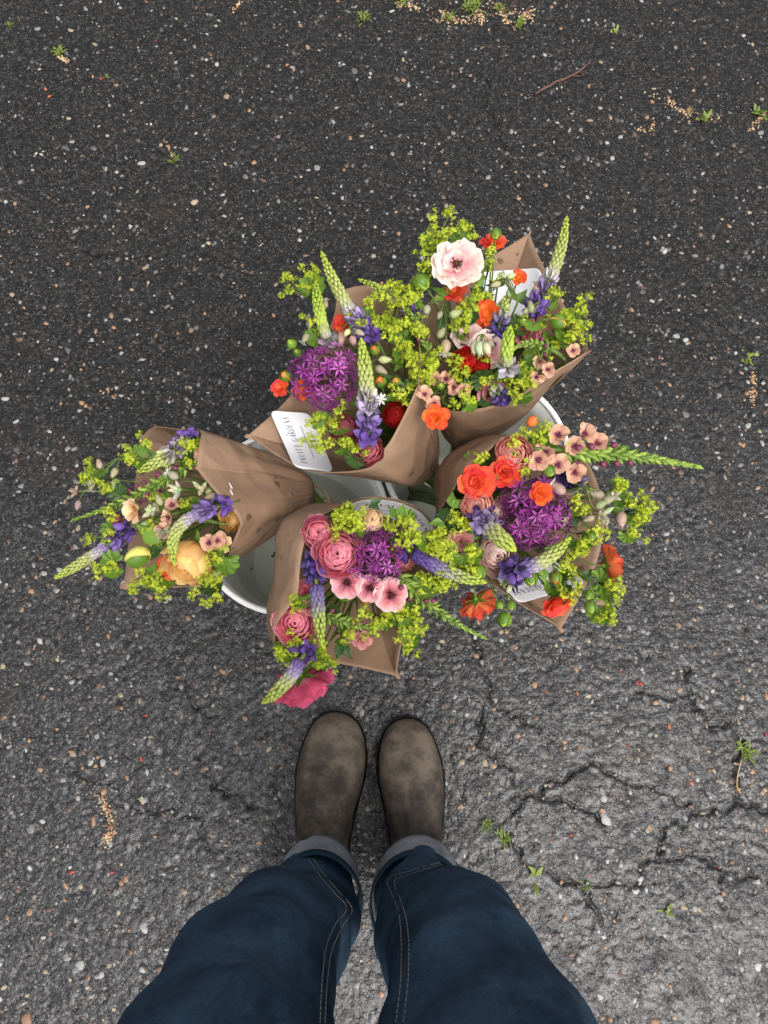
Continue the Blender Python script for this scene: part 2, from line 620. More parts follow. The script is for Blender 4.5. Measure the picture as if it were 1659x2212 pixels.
# ------------------------------------------------------------------ stones set in the asphalt
M_STONE = tint_mat("stone", rough=.5, trans=0, nscale=420, namp=.6, vary=.2)
def stone_dome(seed):
    r = random.Random(seed)
    n = 9
    out = [(1 + r.uniform(-.28, .22)) for _ in range(n)]
    v, f = [], []
    for ring, (s, z) in enumerate(((1, -.35), (.93, .25), (.55, .72))):
        for i in range(n):
            a = 2 * math.pi * (i + r.uniform(-.2, .2)) / n
            v.append((math.cos(a) * out[i] * s, math.sin(a) * out[i] * s, z + (r.uniform(-.1, .1) if ring else 0)))
    v.append((r.uniform(-.15, .15), r.uniform(-.15, .15), .86))
    for k in range(2):
        for i in range(n):
            j = (i + 1) % n
            f.append((k * n + i, k * n + j, (k + 1) * n + j, (k + 1) * n + i))
    for i in range(n):
        f.append((2 * n + i, 2 * n + (i + 1) % n, 3 * n))
    return v, f
STONES = [stone_dome(s) for s in range(8)]
STONE_MESH = [mesh_from("stone", v, f, M_STONE) for v, f in STONES]
PALETTE = [((.27, .265, .25), .11), ((.16, .157, .15), .24), ((.085, .082, .08), .25), ((.24, .14, .08), .10),
           ((.10, .062, .042), .11), ((.045, .044, .044), .13), ((.26, .21, .14), .05)]
def stone_col():
    x, s = random.random(), 0
    for c, p in PALETTE:
        s += p
        if x < s:
            break
    k = random.uniform(.75, 1.2)
    return tuple(min(.7, q * k) for q in c)

def build_stones():
    spots = []
    for _ in range(300):
        px, py = random.uniform(-30, 1690), random.uniform(-20, 2230) ** 1.0
        if 560 < px < 1300 and 650 < py < 1330 and random.random() < .93:
            px = random.choice([random.uniform(0, 400), random.uniform(1330, 1659)])
        if 330 < px < 1200 and py > 1560:
            px = random.choice([random.uniform(0, 300), random.uniform(1200, 1659)])
        p = W(px, py)
        spots.append((p.x, p.y, random.uniform(.0034, .0064) * (1.35 if random.random() < .15 else 1)))
    for x, y, s in spots:
        o = bpy.data.objects.new("stone", random.choice(STONE_MESH))
        link(o, ground)
        o.location = (x, y, ground_z(x, y) + s * .04)
        o.rotation_euler = (random.uniform(-.15, .15), random.uniform(-.15, .15), random.uniform(0, 6.28))
        o.scale = (s * random.uniform(.8, 1.3), s * random.uniform(.6, 1.0), s * random.uniform(.2, .34))
        o.color = (*stone_col(), 1)
    # the many smaller ones: one part of the ground
    vs_, fs_, cs_ = [], [], []
    for _ in range(15000):
        p = W(random.uniform(-120, 1780), random.uniform(-60, 2300))
        s = .0009 + .0048 * random.random() ** 3.2
        v, f = random.choice(STONES)
        a = random.uniform(0, 6.28)
        ca, sa = math.cos(a), math.sin(a)
        z = ground_z(p.x, p.y)
        n = len(vs_)
        sx, sy, sz = s * random.uniform(.8, 1.3), s * random.uniform(.6, 1), s * .38
        vs_ += [(p.x + ca * q[0] * sx - sa * q[1] * sy, p.y + sa * q[0] * sx + ca * q[1] * sy, z + q[2] * sz) for q in v]
        fs_ += [tuple(i + n for i in t) for t in f]
        cs_ += [stone_col()] * len(v)
    m, nd, lk, b = new_mat("small_stones")
    at = N(nd, "ShaderNodeAttribute", attribute_name="tone")
    lk.new(at.outputs["Color"], b.inputs["Base Color"])
    b.inputs["Roughness"].default_value = .5
    me = mesh_from("small_stones", vs_, fs_, m)
    ca_ = me.color_attributes.new("tone", 'FLOAT_COLOR', 'POINT')
    ca_.data.foreach_set("color", np.array([(*c, 1) for c in cs_], dtype=np.float32).ravel())
    o = bpy.data.objects.new("small_stones", me)
    link(o, ground)
    o["kind"] = "stuff"
build_stones()

# ------------------------------------------------------------------ weeds, twig, crumbs
M_GRASS = leaf_mat("weed_leaf", (.10, .16, .02), (.22, .27, .05))
M_STRAW = plain_mat("dry_straw", (.34, .25, .13), .8, .2, 200)
M_SAND = tint_mat("crumb", rough=.9, trans=0, nscale=300, namp=.3, vary=.3)
M_TWIG = plain_mat("twig_bark", (.11, .055, .045), .7, .3, 160, .5, .4)

def blade(mb, p, d, L, w):
    side = Vector((-d.y, d.x, 0)).normalized() * w
    tip = p + d * L
    midp = p + d * L * .5 + Vector((0, 0, L * .18))
    mb.add([p - side * .6, p + side * .6, midp + side, midp - side, tip], [(0, 1, 2, 3), (3, 2, 4)])

def weed(px, py, n, L, label, mat=None, broad=False):
    p = W(px, py)
    mb = MB()
    for _ in range(n):
        a = random.uniform(0, 6.28)
        el = random.uniform(.1, .8)
        d = Vector((math.cos(a) * math.cos(el), math.sin(a) * math.cos(el), math.sin(el)))
        q = Vector((random.gauss(0, L * .28), random.gauss(0, L * .28), 0))
        blade(mb, q, d, L * random.uniform(.5, 1.1), L * (.17 if broad else .06) * random.uniform(.7, 1.2))
    o = bpy.data.objects.new("weed", mb.mesh("weed", mat or M_GRASS))
    link(o)
    o.location = (p.x, p.y, ground_z(p.x, p.y) + .0005)
    tag(o, label, "weed", "weeds growing in the asphalt")
weed(785, 38, 34, .020, "small tuft of grassy weed at the edge of the pale crumbs")
weed(870, 6, 30, .018, "yellowish weed tuft with bare stems between pale crumbs")
weed(1022, 14, 40, .026, "widest green weed tuft standing behind the dry reddish crumbs")
weed(968, 38, 26, .020, "low olive weed tuft among dry reddish crumbs")
weed(1085, 20, 26, .019, "weed tuft with dry crumbs spilling out of both its sides")
weed(1122, 52, 34, .020, "green and rust weed tuft beyond the reddish twig")
weed(128, 112, 46, .017, "yellow green mossy weed with pale crumbs along one side")
weed(20, 52, 20, .012, "thin grass tuft by a grey stone far from the bouquets")
weed(232, 166, 14, .010, "tiny single sprig of grass in bare dark asphalt")
weed(375, 345, 22, .015, "pale green star shaped weed at the end of a crumb trail")
weed(1520, 258, 9, .020, "five leaved green rosette between two dry crumb patches", broad=True)
weed(1490, 244, 16, .013, "ochre weed at the end of a curved crumb trail", M_STRAW)
weed(1330, 70, 9, .014, "small broad leaved rosette beyond the reddish twig", broad=True)
weed(1640, 246, 12, .018, "weed leaves over the dry crumbs beside a white pebble", broad=True)
weed(1618, 774, 26, .020, "broad leaved green weed with a sandy trail below it", broad=True)
weed(1612, 1622, 34, .022, "dry olive tuft on a crack with one long straw")
weed(1052, 1779, 24, .014, "small grass tuft beside the jeans cuff, nearer the boot")
weed(1086, 1806, 30, .018, "spiky grass tuft with brown bits beside the jeans cuff")
weed(1155, 1893, 5, .022, "single fresh green leaf lying on a crack", broad=True)
weed(1266, 1914, 14, .011, "tiny yellow green tuft on a crack beside the knee")
weed(1441, 1968, 8, .014, "small bright sprig where thin cracks end", broad=True)

def twig():
    a, b = W(1157, 206), W(1277, 138)
    pts = []
    for i in range(9):
        t = i / 8
        p = a.lerp(b, t) + Vector((random.uniform(-.003, .003), random.uniform(-.003, .003), .004 + .003 * math.sin(t * 7)))
        pts.append(p - a)
    mb = MB()
    mb.add(*tube(pts, [.0024, .0027, .0026, .0026, .0025, .0023, .0022, .002, .0012], 7))
    for k, dv in ((5, Vector((.02, -.004, .004))), (6, Vector((.012, -.012, .003))), (7, Vector((.012, .008, .004)))):
        mb.add(*tube([pts[k], pts[k] + dv * .6, pts[k] + dv], [.0014, .001, .0006], 5))
    o = bpy.data.objects.new("twig", mb.mesh("twig", M_TWIG))
    link(o)
    o.location = a
    tag(o, "reddish brown broken twig lying on the asphalt", "twig")
    # straw by the dry tuft
    q = [W(1600, 1640), W(1592, 1672), W(1590, 1700), W(1597, 1712)]
    mb = MB()
    mb.add(*tube([p + Vector((0, 0, .004)) - q[0] for p in catmull(q, 10)], .0013, 5))
    o = bpy.data.objects.new("straw", mb.mesh("straw", M_STRAW))
    link(o)
    o.location = q[0]
    tag(o, "pale bent straw lying beside a crack", "straw")
twig()

CRUMBS = [([(355, 305), (366, 318), (373, 338)], 22, .5), ([(120, 112), (132, 128), (152, 132)], 40, .6),
          ([(1035, 20), (1042, 50)], 40, .8), ([(1072, 12), (1090, 34), (1100, 52)], 55, .8),
          ([(1115, 60), (1125, 40), (1150, 18)], 70, .9), ([(945, 20), (985, 40)], 40, .8),
          ([(1438, 208), (1462, 236), (1490, 252)], 46, .7), ([(1376, 280), (1408, 283), (1412, 260)], 34, .7),
          ([(1620, 280), (1635, 262), (1655, 246)], 50, .8), ([(1625, 805), (1628, 845), (1622, 872)], 60, .8),
          ([(214, 1712), (226, 1740), (236, 1770), (238, 1800), (230, 1818)], 150, 1.0), ([(850, 5), (905, 18)], 70, 1.0), ([(930, 35), (1000, 45), (1060, 30)], 90, 1.8), ([(1060, 10), (1150, 40)], 90, 1.8), ([(1400, 195), (1480, 245), (1560, 262)], 40, 1.6),
          ([(1590, 1700), (1602, 1710)], 14, .6), ([(505, 20), (520, 5)], 24, .6)]
def crumbs():
    vs_, fs_, cs_ = [], [], []
    for pl, n, sp in CRUMBS:
        q = [W(*p) for p in pl]
        for _ in range(n):
            k = random.randrange(len(q) - 1)
            p = q[k].lerp(q[k + 1], random.random()) + Vector((random.gauss(0, .0045 * sp), random.gauss(0, .0045 * sp), 0))
            s = random.uniform(.0009, .0024)
            v, f = random.choice(STONES)
            z = ground_z(p.x, p.y) + s * .5
            m0 = len(vs_)
            vs_ += [(p.x + a[0] * s, p.y + a[1] * s * .8, z + a[2] * s * .8) for a in v]
            fs_ += [tuple(i + m0 for i in t) for t in f]
            c = random.choice([(.46, .32, .17), (.38, .25, .13), (.50, .38, .24), (.30, .13, .08)])
            cs_ += [c] * len(v)
    m, nd, lk, b = new_mat("plant_crumbs")
    at = N(nd, "ShaderNodeAttribute", attribute_name="tone")
    lk.new(at.outputs["Color"], b.inputs["Base Color"])
    b.inputs["Roughness"].default_value = .85
    me = mesh_from("plant_crumbs", vs_, fs_, m)
    ca_ = me.color_attributes.new("tone", 'FLOAT_COLOR', 'POINT')
    ca_.data.foreach_set("color", np.array([(*c, 1) for c in cs_], dtype=np.float32).ravel())
    o = bpy.data.objects.new("plant_crumbs", me)
    link(o)
    tag(o, "tan dried plant crumbs washed together in trails on asphalt", "debris", kind="stuff")
crumbs()

def red_seeds():
    sh = mesh_from("seed_husk", *[stone_dome(3)[0], stone_dome(3)[1]], M_SAND)
    for i, (px, py) in enumerate([(1247, 1498), (1377, 1475), (1385, 1478), (1180, 1496), (1357, 1613), (1445, 1570), (1495, 1693),
                                  (1655, 1587), (150, 1624), (305, 1640), (315, 1546), (98, 192), (336, 85), (106, 208), (218, 170),
                                  (620, 140), (1235, 1805), (1275, 1890), (1555, 1875), (155, 1885), (241, 1885), (1340, 1450)]):
        p = W(px, py)
        o = bpy.data.objects.new("seed_husk", sh)
        link(o)
        s = random.uniform(.0022, .0036)
        o.location = (p.x, p.y, ground_z(p.x, p.y) + s * .3)
        o.scale = (s * 1.5, s * .7, s * .6)
        o.rotation_euler = (0, 0, random.uniform(0, 6.28))
        o.color = (*random.choice([(.34, .06, .04), (.40, .12, .06), (.25, .05, .05)]), 1)
        tag(o, "tiny red brown seed husk lying on the wet asphalt", "seed husk", "red seed husks on the asphalt")
red_seeds()

# ================================================================== BUCKETS
def bucket_mat():
    m, nd, lk, b = new_mat("white_plastic")
    tc = N(nd, "ShaderNodeTexCoord")
    nz = N(nd, "ShaderNodeTexNoise", i_Scale=30.0, i_Detail=6.0, i_Roughness=.7)
    lk.new(tc.outputs["Object"], nz.inputs["Vector"])
    sc = N(nd, "ShaderNodeTexNoise", i_Scale=160.0, i_Detail=3.0)
    lk.new(tc.outputs["Object"], sc.inputs["Vector"])
    c = mixc(nd, lk, nz.outputs[0], (.70, .71, .67), (.82, .82, .79))
    r = ramp(nd, [(.62, (0, 0, 0)), (.70, (1, 1, 1))])
    lk.new(sc.outputs[0], r.inputs[0])
    c = mixc(nd, lk, math_n(nd, lk, 'MULTIPLY', r.outputs[0], .4), c, (.80, .79, .74))
    lk.new(c, b.inputs["Base Color"])
    b.inputs["Roughness"].default_value = .38
    translucent_out(nd, lk, b, (.5, .52, .5), .06)
    return m
M_BUCKET = bucket_mat()
M_RIM = plain_mat("rim_plastic", (.80, .80, .78), .3, .5, 40, .04)

def water_mat():
    m, nd, lk, b = new_mat("water")
    nd.remove(b)
    tr = N(nd, "ShaderNodeBsdfTransparent")
    tr.inputs[0].default_value = (.88, .91, .86, 1)
    gl = N(nd, "ShaderNodeBsdfGlossy")
    gl.inputs["Roughness"].default_value = .02
    fr = N(nd, "ShaderNodeFresnel", i_IOR=1.33)
    nz = N(nd, "ShaderNodeTexNoise", i_Scale=14.0)
    tc = N(nd, "ShaderNodeTexCoord")
    lk.new(tc.outputs["Object"], nz.inputs["Vector"])
    bp = N(nd, "ShaderNodeBump", i_Strength=.06, i_Distance=.01)
    lk.new(nz.outputs[0], bp.inputs["Height"])
    lk.new(bp.outputs[0], gl.inputs["Normal"])
    mx = N(nd, "ShaderNodeMixShader")
    lk.new(fr.outputs[0], mx.inputs[0])
    lk.new(tr.outputs[0], mx.inputs[1])
    lk.new(gl.outputs[0], mx.inputs[2])
    lk.new(mx.outputs[0], nd["Material Output"].inputs["Surface"])
    return m
M_WATER = water_mat()

BH, BR0, BR1 = .30, .104, .133      # height, floor radius, mouth radius
def lathe(prof, n=72):
    v, f = [], []
    for r, z in prof:
        for i in range(n):
            a = 2 * math.pi * i / n
            v.append((r * math.cos(a), r * math.sin(a), z))
    for k in range(len(prof) - 1):
        for i in range(n):
            j = (i + 1) % n
            f.append((k * n + i, k * n + j, (k + 1) * n + j, (k + 1) * n + i))
    return v, f

def bucket(cx, cy, label, wlabel):
    root = empty("bucket", (cx, cy, 0))
    tag(root, label, "bucket", "white plastic flower buckets")
    t = .0022
    rr = lambda z: BR0 + (BR1 - BR0) * z / BH
    prof = [(.001, .004), (BR0 - .004, .004), (BR0, .0005), (rr(.05), .05), (rr(.20), .20), (rr(.205) + .0035, .207),
            (rr(.212) + .0035, .214), (rr(.22), .218), (rr(.25), .25), (rr(.256) + .004, .258), (rr(.266) + .004, .266),
            (rr(.27), .27), (rr(.292), .292), (rr(.292) - t, .292), (rr(.25) - t, .25), (rr(.215) - t, .215), (rr(.10) - t, .10), (rr(.02) - t, .02),
            (BR0 - t - .004, .010), (BR0 - .022, .0085), (BR0 - .026, .0065), (.001, .0065)]
    v, f = lathe(prof)
    part(root, "body", mesh_from("bucket_body", v, f, M_BUCKET), Matrix.Translation((cx, cy, 0)))
    rp = []
    for i in range(13):
        a = 2 * math.pi * i / 12
        rp.append((BR1 + .001 + .0042 * math.cos(a), .2955 + .0045 * math.sin(a)))
    v, f = lathe(rp, 96)
    part(root, "rim", mesh_from("bucket_rim", v, f, M_RIM), Matrix.Translation((cx, cy, 0)))
    wz = .150
    v, f = lathe([(.0005, 0), (rr(wz) - t - .0006, 0)], 72)
    wo = bpy.data.objects.new("bucket_water", mesh_from("bucket_water", v, f, M_WATER))
    link(wo)
    wo.location = (cx, cy, wz)
    tag(wo, wlabel, "water")
    return root
BL = W(630, 1120, .30)
BRT = W(1030, 985, .30)
dv = BRT - BL
ln = dv.length
cmid = (BL + BRT) * .5
sep_ = max(ln, 2 * (BR1 + .0056))
BL = cmid - dv / ln * sep_ * .5
BRT = cmid + dv / ln * sep_ * .5
bucket(BL.x, BL.y, "white plastic bucket with open water showing, standing closer to the boots",
       "clear water in the bucket that stands closer to the boots")
bucket(BRT.x, BRT.y, "white plastic bucket almost hidden by three bouquets, farther from the boots",
       "clear water in the bucket hidden by three bouquets")

# ================================================================== PERSON
def denim_mat(name, c0, c1, inside=False):
    m, nd, lk, b = new_mat(name)
    tc = N(nd, "ShaderNodeTexCoord")
    co = tc.outputs["Object"]
    nz = N(nd, "ShaderNodeTexNoise", i_Scale=11.0, i_Detail=7.0, i_Roughness=.68, i_Distortion=.4)
    lk.new(co, nz.inputs["Vector"])
    sp = N(nd, "ShaderNodeTexNoise", i_Scale=330.0, i_Detail=2.0)
    lk.new(co, sp.inputs["Vector"])
    wv = N(nd, "ShaderNodeTexNoise", i_Scale=1.0, i_Detail=3.0)
    mp = N(nd, "ShaderNodeMapping")
    mp.inputs["Rotation"].default_value = (0, .55, 0)
    mp.inputs["Scale"].default_value = (500, 500, 800) if not inside else (90, 90, 700)
    lk.new(co, mp.inputs[0])
    lk.new(mp.outputs[0], wv.inputs["Vector"])
    rm = ramp(nd, [(.35, (0, 0, 0)), (.7, (1, 1, 1))])
    lk.new(nz.outputs[0], rm.inputs[0])
    c = mixc(nd, lk, rm.outputs[0], c0, c1)
    f = math_n(nd, lk, 'ADD', math_n(nd, lk, 'MULTIPLY', wv.outputs[0], .9 if inside else .6), math_n(nd, lk, 'MULTIPLY', sp.outputs[0], .7))
    hsv = N(nd, "ShaderNodeHueSaturation")
    lk.new(math_n(nd, lk, 'ADD', f, .38), hsv.inputs["Value"])
    lk.new(c, hsv.inputs["Color"])
    lk.new(hsv.outputs[0], b.inputs["Base Color"])
    b.inputs["Roughness"].default_value = .85
    b.inputs["Specular IOR Level"].default_value = .15
    b.inputs["Sheen Weight"].default_value = .0
    bp = N(nd, "ShaderNodeBump", i_Strength=.5, i_Distance=.0006)
    lk.new(f, bp.inputs["Height"])
    # soft creases across the cloth
    cm = N(nd, "ShaderNodeMapping")
    cm.inputs["Rotation"].default_value = (.3, .5, .2)
    cm.inputs["Scale"].default_value = (9, 9, 15)
    lk.new(co, cm.inputs[0])
    cr = N(nd, "ShaderNodeTexNoise", i_Scale=1.0, i_Detail=2.5, i_Roughness=.45, i_Distortion=.6)
    lk.new(cm.outputs[0], cr.inputs["Vector"])
    bp3 = N(nd, "ShaderNodeBump", i_Strength=.55, i_Distance=.012)
    lk.new(cr.outputs[0], bp3.inputs["Height"])
    lk.new(bp.outputs[0], bp3.inputs["Normal"])
    lk.new(bp3.outputs[0], b.inputs["Normal"])
    return m
M_DENIM = denim_mat("blue_denim", (.0105, .0240, .0430), (.0460, .0860, .1350))
M_CUFF = denim_mat("denim_reverse", (.12, .128, .142), (.26, .27, .295), True)
M_HEM = denim_mat("denim_hem", (.008, .021, .036), (.024, .050, .076))
M_THREAD = plain_mat("stitch_thread", (.22, .225, .22), .8, .2, 500, .4)

def leather_mat():
    m, nd, lk, b = new_mat("worn_brown_leather")
    tc = N(nd, "ShaderNodeTexCoord")
    co = tc.outputs["Object"]
    wp = N(nd, "ShaderNodeNewGeometry").outputs["Position"]
    n1 = N(nd, "ShaderNodeTexNoise", i_Scale=26.0, i_Detail=5.0, i_Roughness=.55)
    lk.new(wp, n1.inputs["Vector"])
    n2 = N(nd, "ShaderNodeTexNoise", i_Scale=75.0, i_Detail=5.0, i_Roughness=.7, i_Distortion=.8)
    lk.new(wp, n2.inputs["Vector"])
    n3 = N(nd, "ShaderNodeTexNoise", i_Scale=700.0, i_Detail=3.0)
    lk.new(wp, n3.inputs["Vector"])
    sep = N(nd, "ShaderNodeSeparateXYZ")
    lk.new(co, sep.inputs[0])
    # toe highlight and ankle shade painted into the leather, paler towards the toe
    toe = N(nd, "ShaderNodeMapRange", interpolation_type='SMOOTHSTEP')
    toe.inputs["From Min"].default_value = -.17
    toe.inputs["From Max"].default_value = -.01
    lk.new(sep.outputs[1], toe.inputs["Value"])
    f = math_n(nd, lk, 'ADD', math_n(nd, lk, 'MULTIPLY', n1.outputs[0], 1.0), math_n(nd, lk, 'MULTIPLY', n2.outputs[0], .55))
    f = math_n(nd, lk, 'ADD', f, math_n(nd, lk, 'MULTIPLY', toe.outputs[0], .24))
    rm = ramp(nd, [(.48, (.015, .013, .0115)), (.68, (.038, .0305, .0235)), (.84, (.082, .064, .047)), (1.0, (.140, .110, .082))])
    lk.new(math_n(nd, lk, 'SUBTRACT', f, .06), rm.inputs[0])
    # a few dark oily stains
    st = ramp(nd, [(.60, (0, 0, 0)), (.72, (1, 1, 1))])
    n4 = N(nd, "ShaderNodeTexNoise", i_Scale=34.0, i_Detail=4.0, i_Roughness=.65)
    mp = N(nd, "ShaderNodeMapping")
    mp.inputs["Location"].default_value = (3.1, 1.7, .4)
    lk.new(wp, mp.inputs[0])
    lk.new(mp.outputs[0], n4.inputs["Vector"])
    lk.new(n4.outputs[0], st.inputs[0])
    c = mixc(nd, lk, math_n(nd, lk, 'MULTIPLY', st.outputs[0], .7), rm.outputs[0], (.022, .018, .016))
    lk.new(c, b.inputs["Base Color"])
    b.inputs["Roughness"].default_value = .62
    b.inputs["Specular IOR Level"].default_value = .28
    bp = N(nd, "ShaderNodeBump", i_Strength=.3, i_Distance=.0006)
    lk.new(math_n(nd, lk, 'ADD', n3.outputs[0], n2.outputs[0]), bp.inputs["Height"])
    lk.new(bp.outputs[0], b.inputs["Normal"])
    return m
M_LEATHER = leather_mat()
M_SOLE = plain_mat("rubber_sole", (.010, .010, .010), .55, .4, 120, .4, .2)

person = empty("person", (-.02, -.2, 0))
tag(person, "person standing in dark blue jeans with rolled pale cuffs and worn brown boots", "person")

def foot_half(v, side):
    """outline half width of the boot at v (0 toe .. 1 heel); side +1 outer, -1 inner"""
    pts_o = [(0, .0), (.003, .0085), (.008, .0135), (.02, .0205), (.06, .0325), (.13, .041), (.22, .0485), (.34, .052), (.5, .0475), (.65, .041), (.8, .037), (.92, .033), (.975, .023), (1, 0)]
    pts_i = [(0, .0), (.003, .0095), (.008, .015), (.02, .0225), (.06, .0355), (.13, .044), (.22, .0495), (.34, .049), (.5, .040), (.65, .035), (.8, .035), (.92, .033), (.975, .023), (1, 0)]
    p = pts_o if side > 0 else pts_i
    return float(np.interp(v, [a for a, _ in p], [b for _, b in p]))

def boot(sx, toe_x, toe_y, yaw, label, girth=1.0):
    """sx = -1 left foot, +1 right foot"""
    Lg = .292
    M = Matrix.Translation((toe_x, toe_y, 0)) @ Matrix.Rotation(yaw, 4, 'Z')
    vs_ = [0, .004, .012, .03, .055, .09, .13, .18, .24, .30, .36, .44, .50, .54, .58, .61, .64, .67, .70, .74, .80, .87, .92, .96, .985, 1]
    hh = lambda v: float(np.interp(v, [0, .012, .03, .06, .13, .22, .32, .44, .53, .60, .645, .685, .72, .77, .92, .97, 1],
                                   [.004, .017, .026, .034, .042, .047, .052, .058, .063, .072, .085, .105, .125, .138, .140, .135, .09]))
    z0 = .030
    na = 22
    vv, ff, uv = [], [], []
    for v in vs_:
        h = hh(v)
        for i in range(na + 1):
            a = math.pi * i / na
            c, s = math.cos(a), math.sin(a)
            side = 1 if c >= 0 else -1
            wd = foot_half(v, side)
            flare = abs(c) ** .62
            z = z0 + h * max(0, s) ** .8
            # the shaft is slimmer than the foot
            if z > .085:
                k = smooth(.085, .15, z)
                flare *= 1 - .12 * k
            x = wd * flare * side * sx * girth
            wob = .0012 * math.sin(v * 40 + i) * smooth(.3, .5, v)
            vv.append((x + wob, -v * Lg, z + wob))
            uv.append((i / na, v))
    for j in range(len(vs_) - 1):
        for i in range(na):
            a = j * (na + 1) + i
            q = (a, a + 1, a + na + 2, a + na + 1)
            ff.append(q if sx < 0 else q[::-1])
    up = mesh_from("boot_upper", vv, ff, M_LEATHER, True, uv)
    bo = part(person, "boot", up, M)
    bo["label"] = label
    bo.modifiers.new("round", 'SUBSURF').levels = 1
    bo.modifiers["round"].render_levels = 2
    def slab(zs, grow, name, mat):
        v2, f2 = [], []
        angs = [i / 60 for i in range(61)]
        ol = []
        for t in np.linspace(0, 1, 34) ** 1.0:
            tt = .5 - .5 * math.cos(math.pi * t)
            ol.append((foot_half(tt, 1), tt))
        for t in np.linspace(1, 0, 34)[1:-1]:
            tt = .5 - .5 * math.cos(math.pi * t)
            ol.append((-foot_half(tt, -1), tt))
        n = len(ol)
        for z, g in zip(zs, grow):
            for x, t in ol:
                cx, cy = x * sx * girth, -t * Lg
                d = Vector((cx, (cy + Lg * .45) * .6, 0))
                d = d.normalized() if d.length > 0 else d
                v2.append((cx + d.x * g, cy + d.y * g, z))
        for k in range(len(zs) - 1):
            for i in range(n):
                j = (i + 1) % n
                f2.append((k * n + i, k * n + j, (k + 1) * n + j, (k + 1) * n + i))
        f2.append(tuple(range(n)))
        f2.append(tuple(range((len(zs) - 1) * n, len(zs) * n))[::-1])
        me = mesh_from(name, v2, f2, mat, True)
        o = bpy.data.objects.new(name, me)
        COL.objects.link(o)
        o.parent = bo
        return o
    slab([.0, .004, .018, .022], [.0005, .0022, .0022, .001], "sole", M_SOLE)
    slab([.0222, .025, .031, .034], [.0012, .0030, .0030, .0004], "welt", M_SOLE)
    return bo
boot(-1, -.078, .016, R(-4.5), "left brown leather boot, darker over the instep", 1.10)
boot(1, .038, .006, R(3.0), "right brown leather boot, paler at the toe", 1.04)

# trouser legs: rings (z, x inner, x outer, y centre, half depth)
LEGS = {
    -1: [(0.10, -0.040, -0.155, -0.245, 0.068), (0.16, -0.043, -0.167, -0.262, 0.067), (0.26, -0.046, -0.186, -0.258, 0.075), (0.36, -0.047, -0.194, -0.250, 0.083), (0.46, -0.047, -0.196, -0.245, 0.086), (0.56, -0.046, -0.204, -0.250, 0.088), (0.66, -0.040, -0.214, -0.270, 0.090), (0.76, -0.030, -0.218, -0.295, 0.094), (0.84, -0.025, -0.218, -0.320, 0.098)],
    1: [(0.10, -0.010, 0.112, -0.245, 0.068), (0.16, -0.007, 0.124, -0.262, 0.067), (0.26, -0.003, 0.146, -0.258, 0.075), (0.36, 0.000, 0.156, -0.250, 0.083), (0.46, 0.001, 0.158, -0.245, 0.086), (0.56, 0.002, 0.163, -0.250, 0.088), (0.66, -0.004, 0.171, -0.270, 0.090), (0.76, -0.010, 0.175, -0.295, 0.094), (0.84, -0.012, 0.175, -0.320, 0.098)],
}
def leg_surface(side):
    rings = LEGS[side]
    zs = [r[0] for r in rings]
    def fn(u, v):
        z = lerp(zs[0], zs[-1], v)
        xi, xo, yc, dp = [float(np.interp(z, zs, [r[k] for r in rings])) for k in (1, 2, 3, 4)]
        a = 2 * math.pi * u
        cx, hw = (xi + xo) / 2, abs(xo - xi) / 2
        c, s = math.cos(a), math.sin(a)
        p = .96
        x = cx + hw * math.copysign(abs(c) ** p, c)
        y = yc + dp * math.copysign(abs(s) ** p, s)
        # soft folds that gather above the cuff and behind the knee
        low = 1 - smooth(.10, .42, z)
        fold = (.0060 * low + .0020) * math.sin(46 * z + 2.2 * math.sin(a * 1.0 + side) + 1.3 * c) \
            + .004 * low * math.sin(3 * a + 9 * z + side) + .0026 * math.sin(2 * a - 17 * z) + .0022 * math.sin(5 * a + 31 * z + 2 * math.sin(9 * z)) + .0016 * math.sin(3 * a - 58 * z)
        n = Vector((c / max(hw, .02), s / max(dp, .02), 0)).normalized()
        return Vector((x, y, z)) + n * fold
    return fn
bvhs = []
for side, nm in ((-1, "left"), (1, "right")):
    v, f, uv = grid(leg_surface(side), 56, 90, True)
    me = mesh_from("trouser_leg", v, f, M_DENIM, True, uv)
    part(person, "trouser_leg", me)
    bvhs.append(BVHTree.FromPolygons(v, f))
    # rolled cuff, wrong side of the cloth out
    rings = LEGS[side]
    _, xi, xo, yc, dp = rings[0]
    cx, hw = (xi + xo) / 2, abs(xo - xi) / 2
    def cuff(u, v, t0=0.0, t1=1.0, off=0.0):
        a = 2 * math.pi * u
        v = lerp(t0, t1, v)
        s_ = math.sin(a)
        top = .050 + .006 * math.sin(a * 2 + side) + .008 * (1 if side < 0 else .6) * math.sin(a + 1.0)
        z = .088 + .020 * max(0, s_) + top * v + .004 * math.sin(3 * a + side * 1.3)
        g = .003 + .0045 * v + .002 * math.sin(2 * a + 1.0 + side) * v + off
        return Vector((cx + (hw + g) * math.cos(a), yc + .011 - .024 * v + (dp + g) * s_, z))
    v, f, uv = grid(lambda u, t: cuff(u, t, 0, .80), 60, 6, True)
    co = part(person, "cuff", mesh_from("cuff", v, f, M_CUFF, True, uv))
    co.modifiers.new("cloth", 'SOLIDIFY').thickness = .0016
    v, f, uv = grid(lambda u, t: cuff(u, t, .76, 1.0, .0012 + .0016 * math.sin(math.pi * t)), 60, 4, True)
    ho = part(co, "hem", mesh_from("hem", v, f, M_HEM, True, uv))
    ho.modifiers.new("cloth", 'SOLIDIFY').thickness = .0026
    pts = [cuff(i / 90, .78, 0, 1, .0022) for i in range(91)]
    mb = MB(); mb.add(*tube(pts, .0005, 4))
    part(co, "stitching", mb.mesh("stitching", M_THREAD))

